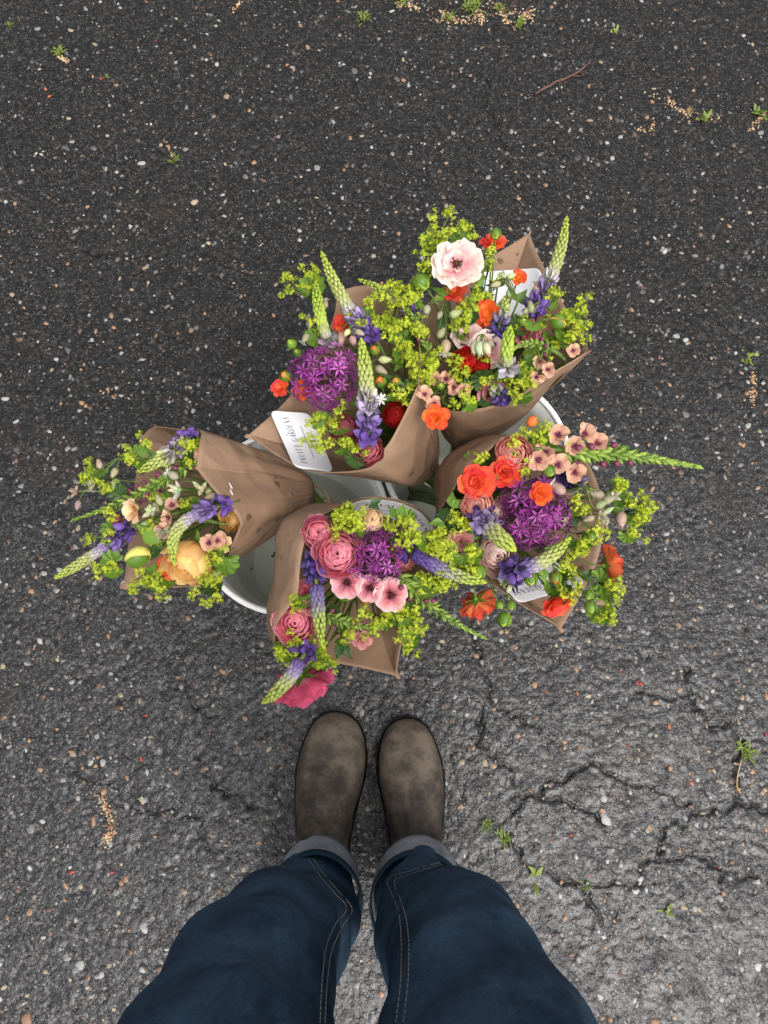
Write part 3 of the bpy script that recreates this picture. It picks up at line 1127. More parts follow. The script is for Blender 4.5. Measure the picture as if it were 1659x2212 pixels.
def hips():
    def fn(u, v):
        z = lerp(.83, 1.02, v)
        a = 2 * math.pi * u
        return (-.02 + lerp(.188, .165, v) * math.cos(a), -.330 + lerp(.098, .10, v) * math.sin(a), z)
    v, f, uv = grid(fn, 48, 10, True)
    n = 48
    f.append(tuple(range(10 * n, 11 * n)))
    f.append(tuple(range(n))[::-1])
    h = part(person, "trouser_hips", mesh_from("trouser_hips", v, f, M_DENIM, True, uv))
    v, f, uv = grid(lambda u, t: (-.02 + (.169) * math.cos(6.2832 * u), -.330 + .104 * math.sin(6.2832 * u), 1.005 + .035 * t), 48, 2, True)
    wb = part(h, "waistband", mesh_from("waistband", v, f, M_HEM, True, uv))
    wb.modifiers.new("cloth", 'SOLIDIFY').thickness = .004
hips()

def stitch(pl, n=60):
    q = [Vector((a, b, 0)) for a, b in pl]
    pts = []
    for s in catmull(q, n):
        o = Vector((0, 0, CAM_H))
        d = (W(s.x, s.y, 0) - o).normalized()
        best = None
        for bv in bvhs:
            h = bv.ray_cast(o, d)
            if h[0] is not None and (best is None or h[3] < best[3]):
                best = h
        if best is not None:
            nn = best[1] if best[1].dot(d) < 0 else -best[1]
            pts.append(best[0] + nn * .0004)
    mb = MB()
    for a, b in zip(pts[:-1], pts[1:]):
        if (b - a).length > .06:          # passes behind a fold
            continue
        nst = max(1, int((b - a).length / .0045))
        for i in range(nst):
            mb.add(*tube([a.lerp(b, (i + .08) / nst), a.lerp(b, (i + .80) / nst)], .0006, 4))
    part(person, "stitching", mb.mesh("stitching", M_THREAD))["kind"] = "stuff"
stitch([(668, 1858), (690, 1892), (722, 1930), (748, 1962), (722, 2000), (703, 2050), (695, 2120), (690, 2212)])
stitch([(676, 1856), (700, 1890), (732, 1928), (760, 1965), (738, 2003), (716, 2055), (706, 2120), (701, 2212)])
stitch([(962, 1860), (920, 1872), (880, 1884), (838, 1900), (848, 1935), (862, 1975), (868, 2040), (866, 2120), (856, 2212)])
stitch([(955, 1868), (915, 1880), (880, 1892), (852, 1905), (866, 1945), (878, 1985), (884, 2040), (882, 2120), (872, 2212)])

# ================================================================== PAPER WRAPS
def kraft_mat():
    m, nd, lk, b = new_mat("kraft_paper")
    tc = N(nd, "ShaderNodeTexCoord")
    co = tc.outputs["Object"]
    n1 = N(nd, "ShaderNodeTexNoise", i_Scale=18.0, i_Detail=6.0, i_Roughness=.6)
    lk.new(co, n1.inputs["Vector"])
    n2 = N(nd, "ShaderNodeTexNoise", i_Scale=520.0, i_Detail=3.0)
    mp = N(nd, "ShaderNodeMapping")
    mp.inputs["Scale"].default_value = (1, .22, 1)
    lk.new(co, mp.inputs[0])
    lk.new(mp.outputs[0], n2.inputs["Vector"])
    c = mixc(nd, lk, n1.outputs[0], (.235, .147, .093), (.325, .210, .138))
    hsv = N(nd, "ShaderNodeHueSaturation")
    lk.new(math_n(nd, lk, 'ADD', math_n(nd, lk, 'MULTIPLY', n2.outputs[0], .36), .82), hsv.inputs["Value"])
    lk.new(c, hsv.inputs["Color"])
    # rain spots soaked into the paper
    v = N(nd, "ShaderNodeTexVoronoi", i_Scale=46.0)
    nw = N(nd, "ShaderNodeTexNoise", i_Scale=90.0)
    lk.new(co, nw.inputs["Vector"])
    wrp = N(nd, "ShaderNodeVectorMath", operation='MULTIPLY_ADD')
    wrp.inputs[1].default_value = (.010, .010, .010)
    lk.new(nw.outputs["Color"], wrp.inputs[0])
    lk.new(co, wrp.inputs[2])
    lk.new(wrp.outputs[0], v.inputs["Vector"])
    sc = N(nd, "ShaderNodeSeparateColor")
    lk.new(v.outputs["Color"], sc.inputs[0])
    keep = math_n(nd, lk, 'GREATER_THAN', sc.outputs[0], .62)
    rad = math_n(nd, lk, 'MULTIPLY', sc.outputs[1], .24)
    spot = math_n(nd, lk, 'LESS_THAN', v.outputs["Distance"], math_n(nd, lk, 'ADD', rad, .03))
    spot = math_n(nd, lk, 'MULTIPLY', spot, keep)
    c2 = mixc(nd, lk, math_n(nd, lk, 'MULTIPLY', spot, .62), hsv.outputs[0], (.055, .032, .020))
    lk.new(c2, b.inputs["Base Color"])
    b.inputs["Roughness"].default_value = .72
    b.inputs["Specular IOR Level"].default_value = .25
    # crumple facets left by handling
    cv = N(nd, "ShaderNodeTexVoronoi", i_Scale=21.0, feature='SMOOTH_F1')
    cv.inputs["Smoothness"].default_value = .25
    cn = N(nd, "ShaderNodeTexNoise", i_Scale=11.0, i_Detail=3.0)
    lk.new(co, cn.inputs["Vector"])
    cw = N(nd, "ShaderNodeVectorMath", operation='MULTIPLY_ADD')
    cw.inputs[1].default_value = (.07, .07, .07)
    lk.new(cn.outputs["Color"], cw.inputs[0])
    lk.new(co, cw.inputs[2])
    lk.new(cw.outputs[0], cv.inputs["Vector"])
    bp0 = N(nd, "ShaderNodeBump", i_Strength=.5, i_Distance=.013)
    lk.new(cv.outputs["Distance"], bp0.inputs["Height"])
    bp = N(nd, "ShaderNodeBump", i_Strength=.35, i_Distance=.0012)
    lk.new(bp0.outputs[0], bp.inputs["Normal"])
    lk.new(math_n(nd, lk, 'ADD', n1.outputs[0], math_n(nd, lk, 'MULTIPLY', n2.outputs[0], .3)), bp.inputs["Height"])
    lk.new(bp.outputs[0], b.inputs["Normal"])
    translucent_out(nd, lk, b, (.30, .17, .09), .06)
    return m
M_KRAFT = kraft_mat()
M_CARD = plain_mat("white_card", (.80, .80, .83), .45, .4, 30, .015)
M_INK = plain_mat("grey_ink", (.06, .055, .08), .7, .2, 100, .1)
M_INK2 = plain_mat("pale_ink", (.34, .33, .40), .7, .2, 100, .1)
M_STAPLE = plain_mat("staple_wire", (.75, .74, .70), .3, .6, 50, .05)

class Wrap:
    def __init__(self, label, base, r0, rim, bulge=.004, belly=None, seed=0, zfun=None, crease=.0016):
        self.base = W(*base)
        self.zfun = zfun
        R_ = [W(*p) for p in rim]
        cen = sum(R_, Vector()) / len(R_)
        self.axis = (cen - self.base).normalized()
        self.cen = cen
        self.label = label
        B_, S_ = [], []
        for i, p in enumerate(R_):
            d = p - self.base
            rad = (d - self.axis * d.dot(self.axis))
            rad = rad.normalized() if rad.length > 1e-6 else self.axis.orthogonal()
            bb = self.base + rad * r0
            B_.append(bb)
            if belly and i in belly:
                S_.append(W(*belly[i]))
            else:
                S_.append((bb + p) * .5 + rad * bulge)
        self.n = 160
        self.Rc, self.Bc, self.Sc = (catmull(x, self.n, True) for x in (R_, B_, S_))
        rnd = random.Random(seed)
        self.ph = [rnd.uniform(0, 6.28) for _ in range(6)]
        self.crease = crease
        def fn(u, t):
            p = self.at(u, t)
            return p
        self.v, self.f, uv = grid(fn, self.n, 26, True)
        self.bvh = BVHTree.FromPolygons(self.v, self.f)
        me = mesh_from("paper_wrap", self.v, self.f, M_KRAFT, True, uv)
        o = bpy.data.objects.new("paper_wrap", me)
        link(o)
        sm = o.modifiers.new("sheet", 'SOLIDIFY')
        sm.thickness = .0007
        sm.offset = 0
        tag(o, label, "paper wrap", "brown paper bouquet wraps")
        self.obj = o
    def raw(self, u, t):
        x = (u % 1.0) * self.n
        k = int(x) % self.n
        a = x - int(x)
        l = (k + 1) % self.n
        Rp, Bp, Sp = self.Rc[k].lerp(self.Rc[l], a), self.Bc[k].lerp(self.Bc[l], a), self.Sc[k].lerp(self.Sc[l], a)
        M_ = Sp * 2 - (Bp + Rp) * .5
        return Bp * (1 - t) ** 2 + M_ * 2 * t * (1 - t) + Rp * t * t
    def at(self, u, t):
        p = self.raw(u, t)
        d = p - self.base
        rad = d - self.axis * d.dot(self.axis)
        rad = rad.normalized() if rad.length > 1e-6 else Vector((0, 0, 1))
        a = u * 6.2832
        w = (math.sin(a * 9 + self.ph[0] + 2 * math.sin(a * 2 + t * 3)) * .5
             + math.sin(a * 17 + self.ph[1] + 3 * t) * .35 + math.sin(a * 5 + t * 9 + self.ph[2]) * .5)
        w *= self.crease * (1.5 * (1 - t) ** 1.5 + .35) * min(1, t * 6)
        # sharp little dents where the paper was gathered
        fold = abs(math.sin(a * 6 + self.ph[3] + 1.5 * t)) ** .5 * .004 * max(0, 1 - t * 1.6) * min(1, t * 8)
        return p + rad * (w + fold)
    def inner(self, u, t, off):
        p = self.at(u, t)
        e = 1e-3
        n = (self.at(u + e, t) - p).cross(self.at(u, min(1, t + e)) - p if t + e <= 1 else p - self.at(u, t - e))
        n = n.normalized()
        d = p - self.base
        rad = d - self.axis * d.dot(self.axis)
        if n.dot(rad) > 0:
            n = -n
        return p + n * off
    def hit(self, px, py, inside=True):
        o = Vector((0, 0, CAM_H))
        d = (W(px, py, 0) - o).normalized()
        last, org = None, o
        for _ in range(4):
            h = self.bvh.ray_cast(org, d)
            if h[0] is None:
                break
            last = h[0]
            if not inside:
                break
            org = h[0] + d * .002
        return last
    def z(self, px, py):
        return self.zfun(px, py)

WRAPS = {}
WRAPS[1] = Wrap("brown paper cone lying out to the side with a staple in it, holding amber blooms",
    (660, 1062, .315), .024,
    [(430, 930, .455), (430, 962, .480), (424, 1010, .490), (424, 1012, .490), (470, 1068, .495), (503, 1102, .490), (518, 1132, .475), (500, 1175, .450), (480, 1218, .420),
     (400, 1268, .365), (268, 1260, .345), (268, 1260, .345), (285, 1100, .335), (302, 948, .350), (302, 948, .350), (332, 922, .390), (380, 926, .425)],
    bulge=.006, seed=1, zfun=lambda x, y: .470 - (500 - x) * .00014)
WRAPS[2] = Wrap("brown paper cone with a curled white card inside its pointed corner, leaning across both buckets",
    (916, 1008, .318), .023,
    [(538, 939, .455), (538, 939, .455), (600, 985, .465), (680, 1019, .480), (792, 1012, .505), (825, 976, .520), (861, 921, .535), (903, 832, .545), (903, 832, .545),
     (905, 740, .520), (870, 670, .490), (800, 618, .460), (727, 630, .445), (727, 630, .445), (715, 700, .440), (637, 842, .440)],
    bulge=.003, belly={4: (858, 1045, .415), 5: (885, 1040, .42), 6: (905, 1000, .43), 3: (800, 1030, .41)}, seed=2,
    zfun=lambda x, y: .530 - (900 - y) * .00009)
WRAPS[3] = Wrap("brown paper cone whose back corner stands up behind white and pink blooms",
    (1000, 955, .318), .023,
    [(925, 850, .450), (967, 885, .480), (1025, 884, .500), (1095, 866, .515), (1154, 832, .525), (1221, 788, .525), (1273, 758, .520), (1273, 758, .520),
     (1262, 735, .495), (1235, 690, .460), (1163, 552, .425), (1144, 503, .415), (1144, 503, .415), (1076, 545, .410), (980, 600, .405), (910, 680, .405), (890, 780, .420)],
    bulge=.003, belly={2: (1005, 950, .40), 3: (1070, 935, .41), 4: (1120, 905, .42), 5: (1165, 860, .42)}, seed=3,
    zfun=lambda x, y: .525 - (880 - y) * .00007)
WRAPS[4] = Wrap("brown paper wrap with a flat white card on its outer corner, under coral blooms",
    (975, 1085, .320), .024,
    [(941, 1136, .470), (985, 1048, .520), (1010, 1009, .530), (1059, 969, .530), (1097, 946, .520), (1180, 955, .470), (1260, 985, .425), (1303, 1090, .400), (1297, 1186, .392),
     (1266, 1266, .386), (1213, 1357, .380), (1213, 1357, .380), (1120, 1303, .388), (1040, 1245, .405), (985, 1205, .430)],
    bulge=.006, belly={0: (946, 1105, .40), 1: (945, 1060, .41), 2: (948, 1010, .41), 3: (985, 972, .41), 4: (1040, 958, .41)}, seed=4,
    zfun=lambda x, y: .530 - (x - 1000) * .00013 - (y - 1000) * .00011)
WRAPS[5] = Wrap("brown paper wrap with a white card along its rim, pointing at the boots",
    (772, 1212, .318), .024,
    [(600, 1400, .450), (598, 1350, .490), (640, 1288, .515), (646, 1234, .525), (659, 1170, .528), (680, 1126, .528), (736, 1095, .480), (794, 1074, .445), (864, 1080, .428), (912, 1102, .420), (944, 1138, .415),
     (944, 1138, .415), (931, 1221, .430), (898, 1290, .408), (868, 1388, .384), (855, 1460, .375), (855, 1460, .375), (723, 1432, .372), (640, 1425, .395)],
    bulge=.005, belly={0: (612, 1330, .39), 1: (597, 1290, .41), 2: (600, 1235, .42), 3: (602, 1185, .42), 4: (605, 1150, .42), 5: (630, 1118, .42), 6: (690, 1100, .42)}, seed=5,
    zfun=lambda x, y: .525 - (y - 1180) * .00024 - abs(x - 760) * .00004)

# ------------------------------------------------------------------ cards with their print
GLYPH = {  # strokes: (x0, y0, x1, y1, width) in a box one unit tall
    'P': (.55, [(.10, 0, .10, 1, .12), (.10, .97, .40, .95, .03), (.46, .90, .46, .62, .10), (.40, .52, .10, .50, .03)]),
    'R': (.62, [(.10, 0, .10, 1, .12), (.10, .97, .40, .95, .03), (.46, .90, .46, .62, .10), (.40, .52, .10, .50, .03), (.28, .50, .60, 0, .11)]),
    'U': (.68, [(.10, 1, .10, .25, .12), (.10, .25, .25, .03, .07), (.25, .03, .45, .03, .04), (.45, .03, .58, .22, .04), (.58, .22, .58, 1, .03)]),
    'I': (.22, [(.11, 0, .11, 1, .12)]),
    'T': (.62, [(.31, 0, .31, 1, .12), (.02, .97, .60, .97, .03)]),
    'G': (.72, [(.60, .85, .42, .98, .03), (.42, .98, .20, .88, .06), (.20, .88, .08, .50, .11), (.08, .50, .22, .10, .10), (.22, .10, .45, .02, .05), (.45, .02, .62, .12, .04), (.62, .42, .62, .02, .11)]),
    'A': (.70, [(.04, 0, .34, 1, .03), (.34, 1, .64, 0, .13), (.14, .34, .54, .34, .03)]),
    'D': (.74, [(.10, 0, .10, 1, .12), (.10, .98, .40, .94, .03), (.40, .94, .64, .65, .08), (.64, .65, .64, .35, .12), (.64, .35, .40, .06, .08), (.40, .06, .10, .02, .03)]),
    'E': (.52, [(.10, 0, .10, 1, .12), (.10, .97, .48, .97, .03), (.10, .52, .38, .52, .03), (.10, .03, .48, .03, .03)]),
    'N': (.72, [(.10, 0, .10, 1, .03), (.10, 1, .62, 0, .13), (.62, 0, .62, 1, .03)]),
    'S': (.52, [(.44, .88, .28, .98, .03), (.28, .98, .10, .80, .08), (.10, .80, .42, .28, .12), (.42, .28, .26, .02, .08), (.26, .02, .06, .14, .03)]),
    ' ': (.42, []),
}
def text_strokes(text, gap=.16):
    x, out = 0, []
    for ch in text:
        w, st = GLYPH[ch]
        out += [(a + x, b, c + x, d, wd) for a, b, c, d, wd in st]
        if ch == 'R' and x > 2:      # long swash reaching up over the A
            out.append((x + .12, 1.0, x - .55, 1.55, .07))
        x += w + gap
    return out, x - gap

def card(wrap, place, label, print_=True):
    """place(s, t, off): s along the line of print, t up the card"""
    def rounded(s, t):
        r = .10
        rt = .16
        d = min(t, 1 - t)
        ins = 0
        if d < rt:
            k = 1 - d / rt
            ins = r * (1 - math.sqrt(max(0, 1 - k * k)))
        return ins + s * (1 - 2 * ins), t
    ts = [0, .01, .03, .06, .10, .16, .25, .35, .45, .55, .65, .75, .84, .90, .94, .97, .99, 1]
    v, f = [], []
    ns = 26
    for t in ts:
        for i in range(ns + 1):
            v.append(place(*rounded(i / ns, t), 0))
    for j in range(len(ts) - 1):
        for i in range(ns):
            a = j * (ns + 1) + i
            f.append((a, a + 1, a + ns + 2, a + ns + 1))
    c = part(wrap.obj, "card", mesh_from("card", v, f, M_CARD))
    c["label"] = label
    sm = c.modifiers.new("stock", 'SOLIDIFY')
    sm.thickness = .0005
    sm.offset = 0
    if not print_:
        return
    st, wd = text_strokes("PRUITT GARDENS")
    mb = MB()
    def stroke(a, b, c_, d, w, s0, s1, t0, t1, k):
        n = 3
        L = math.hypot(c_ - a, d - b)
        nx, ny = -(d - b) / L * w / 2, (c_ - a) / L * w / 2
        for i in range(n):
            u0, u1 = i / n, (i + 1) / n
            q = []
            for u, sg in ((u0, -1), (u1, -1), (u1, 1), (u0, 1)):
                x, y = lerp(a, c_, u) + nx * sg, lerp(b, d, u) + ny * sg
                q.append(place(lerp(s0, s1, x / k), lerp(t0, t1, y), .0008))
            mb.add(q, [(0, 1, 2, 3)])
    for a, b, c_, d, w in st:
        stroke(a, b, c_, d, w * 1.25, .10, .90, .60, .76, wd)
    part(c, "lettering", mb.mesh("lettering", M_INK, False))
    mb = MB()
    for ln_, (s0, s1) in enumerate(((.22, .74), (.40, .66), (.30, .70))):
        s = s0
        while s < s1:
            w = random.uniform(.012, .03)
            q = [place(a, b, .0008) for a, b in ((s, .36 - ln_ * .10), (s + w, .36 - ln_ * .10), (s + w, .395 - ln_ * .10), (s, .395 - ln_ * .10))]
            mb.add(q, [(0, 1, 2, 3)])
            s += w + .008
    part(c, "small_print", mb.mesh("small_print", M_INK2, False))

def card_quad(wrap, c00, c10, c11, c01, label, lift=.0012, print_=True):
    """corners in the picture: start and end of the line of print along the card's foot, then end and start along its head"""
    S, T, Z = [], [], []
    def pix(s, t):
        a = (lerp(c00[0], c10[0], s), lerp(c00[1], c10[1], s))
        b = (lerp(c01[0], c11[0], s), lerp(c01[1], c11[1], s))
        return lerp(a[0], b[0], t), lerp(a[1], b[1], t)
    for i in range(13):
        for j in range(13):
            s, t = i / 12, j / 12
            h = wrap.hit(*pix(s, t))
            if h is not None:
                S.append(s); T.append(t); Z.append(h.z)
    S, T, Z = map(np.array, (S, T, Z))
    A = np.stack([np.ones_like(S), S, T, S * S, S * T, T * T], 1)
    k, *_ = np.linalg.lstsq(A, Z, rcond=None)
    res = float(np.max(Z - A @ k))
    up = lift + max(0, res)
    def place(s, t, off):
        z = float(k @ np.array([1, s, t, s * s, s * t, t * t])) + up + off
        return W(*pix(s, t), z)
    card(wrap, place, label, print_)

# card in the pointed corner: print runs up the curl, heads to the open side
card_quad(WRAPS[2], (722, 1021), (670, 893), (582, 887), (636, 1009), "white rounded card curled inside the paper corner")
card_quad(WRAPS[4], (1215, 1201), (1067, 1243), (1120, 1304), (1266, 1262), "flat white rounded card with grey print")
card_quad(WRAPS[3], (1168, 578), (1036, 588), (1018, 704), (1178, 670), "white card behind the stems", print_=False)
def place5(s, t, off):
    u0, u1 = 6.55 / 19, 10.6 / 19
    w = WRAPS[5]
    return w.inner(lerp(u0, u1, s), lerp(.62, .965, t), .0022 + off)
card(WRAPS[5], place5, "white card curled along the paper rim")

def staple():
    w = WRAPS[1]
    for a, b in (((694, 1110), (703, 1120)), ((700, 1126), (706, 1135))):
        pa, pb = w.hit(495 + (a[0] - 694) * .36, 1043 + (a[1] - 1110) * .9, False), w.hit(495 + (b[0] - 694) * .36 + 3, 1043 + (b[1] - 1110) * .9 + 3, False)
        if pa is None or pb is None:
            continue
        mb = MB()
        m_ = (pa + pb) * .5 + Vector((0, 0, .0022))
        mb.add(*tube([pa, pa + Vector((0, 0, .0014)), m_, pb + Vector((0, 0, .0014)), pb], .0008, 5))
        part(w.obj, "staple", mb.mesh("staple", M_STAPLE))
staple()

# ================================================================== FLOWERS
M_STEM = leaf_mat("green_stem", (.060, .105, .018), (.13, .19, .035), .5, .05)
M_STEM2 = leaf_mat("brown_green_stem", (.09, .085, .03), (.14, .15, .05), .5, .05)
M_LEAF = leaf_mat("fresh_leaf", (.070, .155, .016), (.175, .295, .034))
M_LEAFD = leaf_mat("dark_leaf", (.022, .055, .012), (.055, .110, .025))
M_LIME = leaf_mat("lime_floret", (.33, .43, .018), (.60, .66, .055), .6, .30)
M_LUPIN = tint_mat("lupin_floret", rough=.55, trans=.18, nscale=260, namp=.45, vary=.30)
M_ALL = tint_mat("allium_floret", rough=.5, trans=.2, nscale=300, namp=.4, vary=.45)
M_BUD = tint_mat("bud", rough=.5, trans=.12, nscale=240, namp=.45, vary=.3)
M_WHITE = petal_mat("white_petal", (.62, .66, .5), (.8, .8, .76), (.82, .82, .8))

def px2m(r, z):
    return r / 1660.0 * (CAM_H - z) / .96

BUCKET_OF = {1: BL, 2: BRT, 3: BRT, 4: BRT, 5: BL}
def foot_of(w, k):
    b = BUCKET_OF[k]
    d = -w.axis
    d = Vector((d.x, d.y, min(d.z, -.35))).normalized()
    L = (w.base.z - .02) / -d.z
    p = w.base + d * L
    c = Vector((b.x, b.y, .02))
    off = Vector((p.x - c.x, p.y - c.y, 0))
    if off.length > .082:
        off = off.normalized() * .082
    return c + off

class Flower:
    """one cut stem: an empty at its foot, parts placed in the world"""
    def __init__(self, k, name, label, cat, group=None):
        self.w = WRAPS[k]
        self.k = k
        ft = foot_of(self.w, k)
        self.foot = ft + Vector((random.uniform(-.012, .012), random.uniform(-.012, .012), random.uniform(-.006, .012)))
        j = Vector((random.gauss(0, .006), random.gauss(0, .006), random.gauss(0, .005)))
        self.neck = self.w.base + j
        self.root = empty(name, self.foot)
        tag(self.root, label, cat, group)
    def stem(self, head, back, r=.0016, mat=None, lead=.035):
        """from the head down through the cone's neck into the bucket; back = direction leaving the head"""
        a = head + Vector(back).normalized() * lead
        b = self.neck + self.w.axis * .09
        pts = bez(head, a, b, self.neck, 12) + [self.neck.lerp(self.foot, t) for t in (.33, .66, 1)]
        mb = MB()
        n = len(pts)
        mb.add(*tube(pts, [lerp(r * .8, r * 2.1, (i / (n - 1)) ** 1.5) for i in range(n)], 6))
        part(self.root, "stem", mb.mesh("stem", mat or M_STEM))
        self.path = pts
    def face(self, head, mix=.75):
        d = (head - self.neck).normalized()
        c = (Vector((0, 0, CAM_H)) - head).normalized()
        return (d * (1 - mix) + c * mix).normalized()

def wpos(k, px, py, dz=0):
    w = WRAPS[k]
    return W(px, py, w.z(px, py) + dz)

# ---- shared shapes
_cache = {}
def cached(key, fn):
    if key not in _cache:
        _cache[key] = fn()
    return _cache[key]

def shell_petal(rad, top, width, mat, ruffle=.05, notch=.0, flare=0.0, seed=0):
    """petal cut from a round cup of radius rad about the origin, opening along +Z; base at -Z, rim at polar angle top"""
    rnd = random.Random(seed)
    ph = [rnd.uniform(0, 6.28) for _ in range(3)]
    def fn(u, v):
        x = (u - .5) * 2
        wv = width * (.25 + .75 * math.sin(min(1, v * 1.18) * math.pi / 2) ** .8)
        edge = 1 - .22 * abs(x) ** 2.6 - notch * max(0, 1 - abs(x) * 3)
        pol = lerp(math.pi * .96, top, v * edge)
        az = x * wv
        r = rad * (1 + ruffle * math.sin(az * 5 + ph[0]) * v ** 2 + .5 * ruffle * math.sin(az * 11 + ph[1]) * v ** 3)
        r *= 1 + flare * v ** 3
        return Vector((r * math.sin(pol) * math.sin(az), r * math.sin(pol) * math.cos(az), r * math.cos(pol)))
    v, f, uv = grid(fn, 6, 6)
    return mesh_from("petal", v, f, mat, True, uv)

def flat_petal(L, wd, cup, curl, mat, ruffle=.04, notch=.0, seed=0, nu=6, nv=6, round_=.5, point=0.0):
    """petal leaving the origin along +Y, upper side +Z"""
    rnd = random.Random(seed)
    ph = [rnd.uniform(0, 6.28) for _ in range(3)]
    def fn(u, v):
        x = (u - .5) * 2
        w_ = wd * (.18 + .82 * math.sin(min(1.0, v * (1.0 / (round_ + .35))) * math.pi / 2) ** 1.1) * (1 - point * v ** 2.4)
        edge = 1 - .26 * abs(x) ** 2.5 - notch * max(0, 1 - abs(x) * 2.5)
        y = L * v * edge
        z = cup * (x * x) * w_ * (.3 + .7 * v) + curl * L * v * v
        z += ruffle * L * (math.sin(x * 4.5 + ph[0]) + .5 * math.sin(x * 9 + ph[1])) * v ** 2
        return Vector((x * w_, y, z))
    v, f, uv = grid(fn, nu, nv)
    return mesh_from("petal", v, f, mat, True, uv)

def bud_mesh(mat, name="bud", fat=.5, bend=.18, n=6, prof=None):
    prof = prof or [(0, .30), (.18, .78), (.45, 1.0), (.72, .70), (.92, .24), (1.0, .02)]
    v, f = [], []
    for t, r in prof:
        for i in range(n):
            a = 2 * math.pi * i / n
            v.append((math.cos(a) * r * fat * .5, t, math.sin(a) * r * fat * .5 + bend * t * t))
    for k in range(len(prof) - 1):
        for i in range(n):
            j = (i + 1) % n
            f.append((k * n + i, k * n + j, (k + 1) * n + j, (k + 1) * n + i))
    return mesh_from(name, v, f, mat)

BUD = bud_mesh(M_LUPIN, "floret", .62, .22)
def pea_mesh():
    mb = MB()
    for s in (-1, 1):          # two wings meeting over the keel
        def wing(u, t, s=s):
            x = s * (.03 + .19 * math.sin(math.pi * min(1, .08 + .9 * t)) * math.sin(math.pi * (.12 + .76 * u)))
            return (x, t * 1.0, (u - .5) * .62 * math.sin(math.pi * min(1, .10 + .86 * t)) ** .8 - .10 * t * t)
        v, f, uv = grid(wing, 4, 5)
        mb.add(v, f, uv)
    def banner(u, t):
        x = (u - .5) * 2
        return (x * .40 * math.sin(math.pi * (.12 + .7 * t)), .02 + .46 * t - .2 * t * t, .20 + .60 * t - abs(x) * .34 * (1 - t * .4))
    v, f, uv = grid(banner, 4, 4)
    mb.add(v, f, uv)
    return mb.mesh("floret", M_LUPIN)
PEA = pea_mesh()
SILENE = None

LUP = [(.0, (.085, .042, .19)), (.14, (.135, .082, .255)), (.27, (.25, .19, .34)), (.37, (.38, .35, .35)), (.48, (.38, .41, .15)), (1.0, (.36, .45, .045))]
LUP_G = [(.0, (.32, .28, .36)), (.12, (.34, .36, .20)), (.28, (.34, .43, .07)), (1.0, (.32, .45, .035))]
LUP_D = [(.0, (.042, .021, .13)), (.26, (.075, .045, .185)), (.46, (.165, .13, .25)), (.58, (.28, .28, .23)), (.68, (.33, .38, .10)), (1.0, (.36, .45, .05))]
def ramp_col(tab, t):
    return tuple(float(np.interp(t, [a for a, _ in tab], [c[i] for _, c in tab])) for i in range(3))

def tint(c):
    f = random.choice([.6, .85, 1, 1.15, 1.5])
    return tuple(min(1, q * f) for q in c)

def lupin(k, base, tip, label, bend=(0, 0), width=1.0, tab=LUP, open_=.35, dz0=0, dz1=0, whorls=None):
    fl = Flower(k, "lupin", label, "lupin", "lupin spikes")
    a, b = wpos(k, *base, dz0), wpos(k, *tip, dz1)
    mx, my = (base[0] + tip[0]) / 2 + bend[0], (base[1] + tip[1]) / 2 + bend[1]
    m = W(mx, my, (a.z + b.z) / 2 + .012)
    L = (m - a).length + (b - m).length
    pts = [a * (1 - t) ** 2 + (m * 2 - (a + b) * .5) * 2 * t * (1 - t) + b * t * t for t in [i / 16 for i in range(17)]]
    mb = MB(); mb.add(*tube(pts, [lerp(.0026, .0012, i / 16) for i in range(17)], 6))
    part(fl.root, "spike_axis", mb.mesh("spike_axis", M_STEM))
    fl.stem(a, a - pts[2], .0024)
    n = whorls or max(10, int(L / .0058))
    for i in range(n):
        t = (i + .3) / n
        x = t * 16
        q = min(int(x), 15)
        p = pts[q].lerp(pts[q + 1], x - q)
        ax = (pts[q + 1] - pts[q]).normalized()
        ox = ax.orthogonal().normalized()
        m_ = 7 if t < .8 else 5
        if t < open_ * .8:
            m_ = 6
            if i % 3 == 1: continue
        if t > .94: m_ = 4
        for j in range(m_):
            an = 2 * math.pi * (j + (i % 2) * .5 + random.uniform(-.08, .08)) / m_
            rad = Matrix.Rotation(an, 3, ax) @ ox
            op = max(0, 1 - t / max(open_, .01))
            spread = lerp(.42, 1.15, min(1, op * 1.6)) * lerp(1.0, .55, smooth(.6, 1, t))
            size = .92 * (lerp(.0112, .0085, min(1, t / .35)) if t < .35 else lerp(.0085, .0048, (t - .35) / .65)) * width
            d = (ax * math.cos(spread) + rad * math.sin(spread)).normalized() + rv(.06)
            core_r = lerp(.0022, .0036, smooth(.1, .5, t)) * lerp(1, .35, smooth(.72, 1, t)) * width
            c = ramp_col(tab, min(1, max(0, t + random.uniform(-.04, .04))))
            if op > .18:
                part(fl.root, "floret", PEA, frame(p + rad * core_r, d, rad - ax * .3, size * random.uniform(1.0, 1.4), random.uniform(-.5, .5)), tint(c))
            else:
                part(fl.root, "floret", BUD, frame(p + rad * core_r, d, ax * .9 - rad * .2, size * random.uniform(.95, 1.1)), c)
    part(fl.root, "floret", BUD, frame(pts[-1] - (pts[-1] - pts[-2]).normalized() * .003, pts[-1] - pts[-2], None, .006 * width), ramp_col(tab, 1))
    return fl

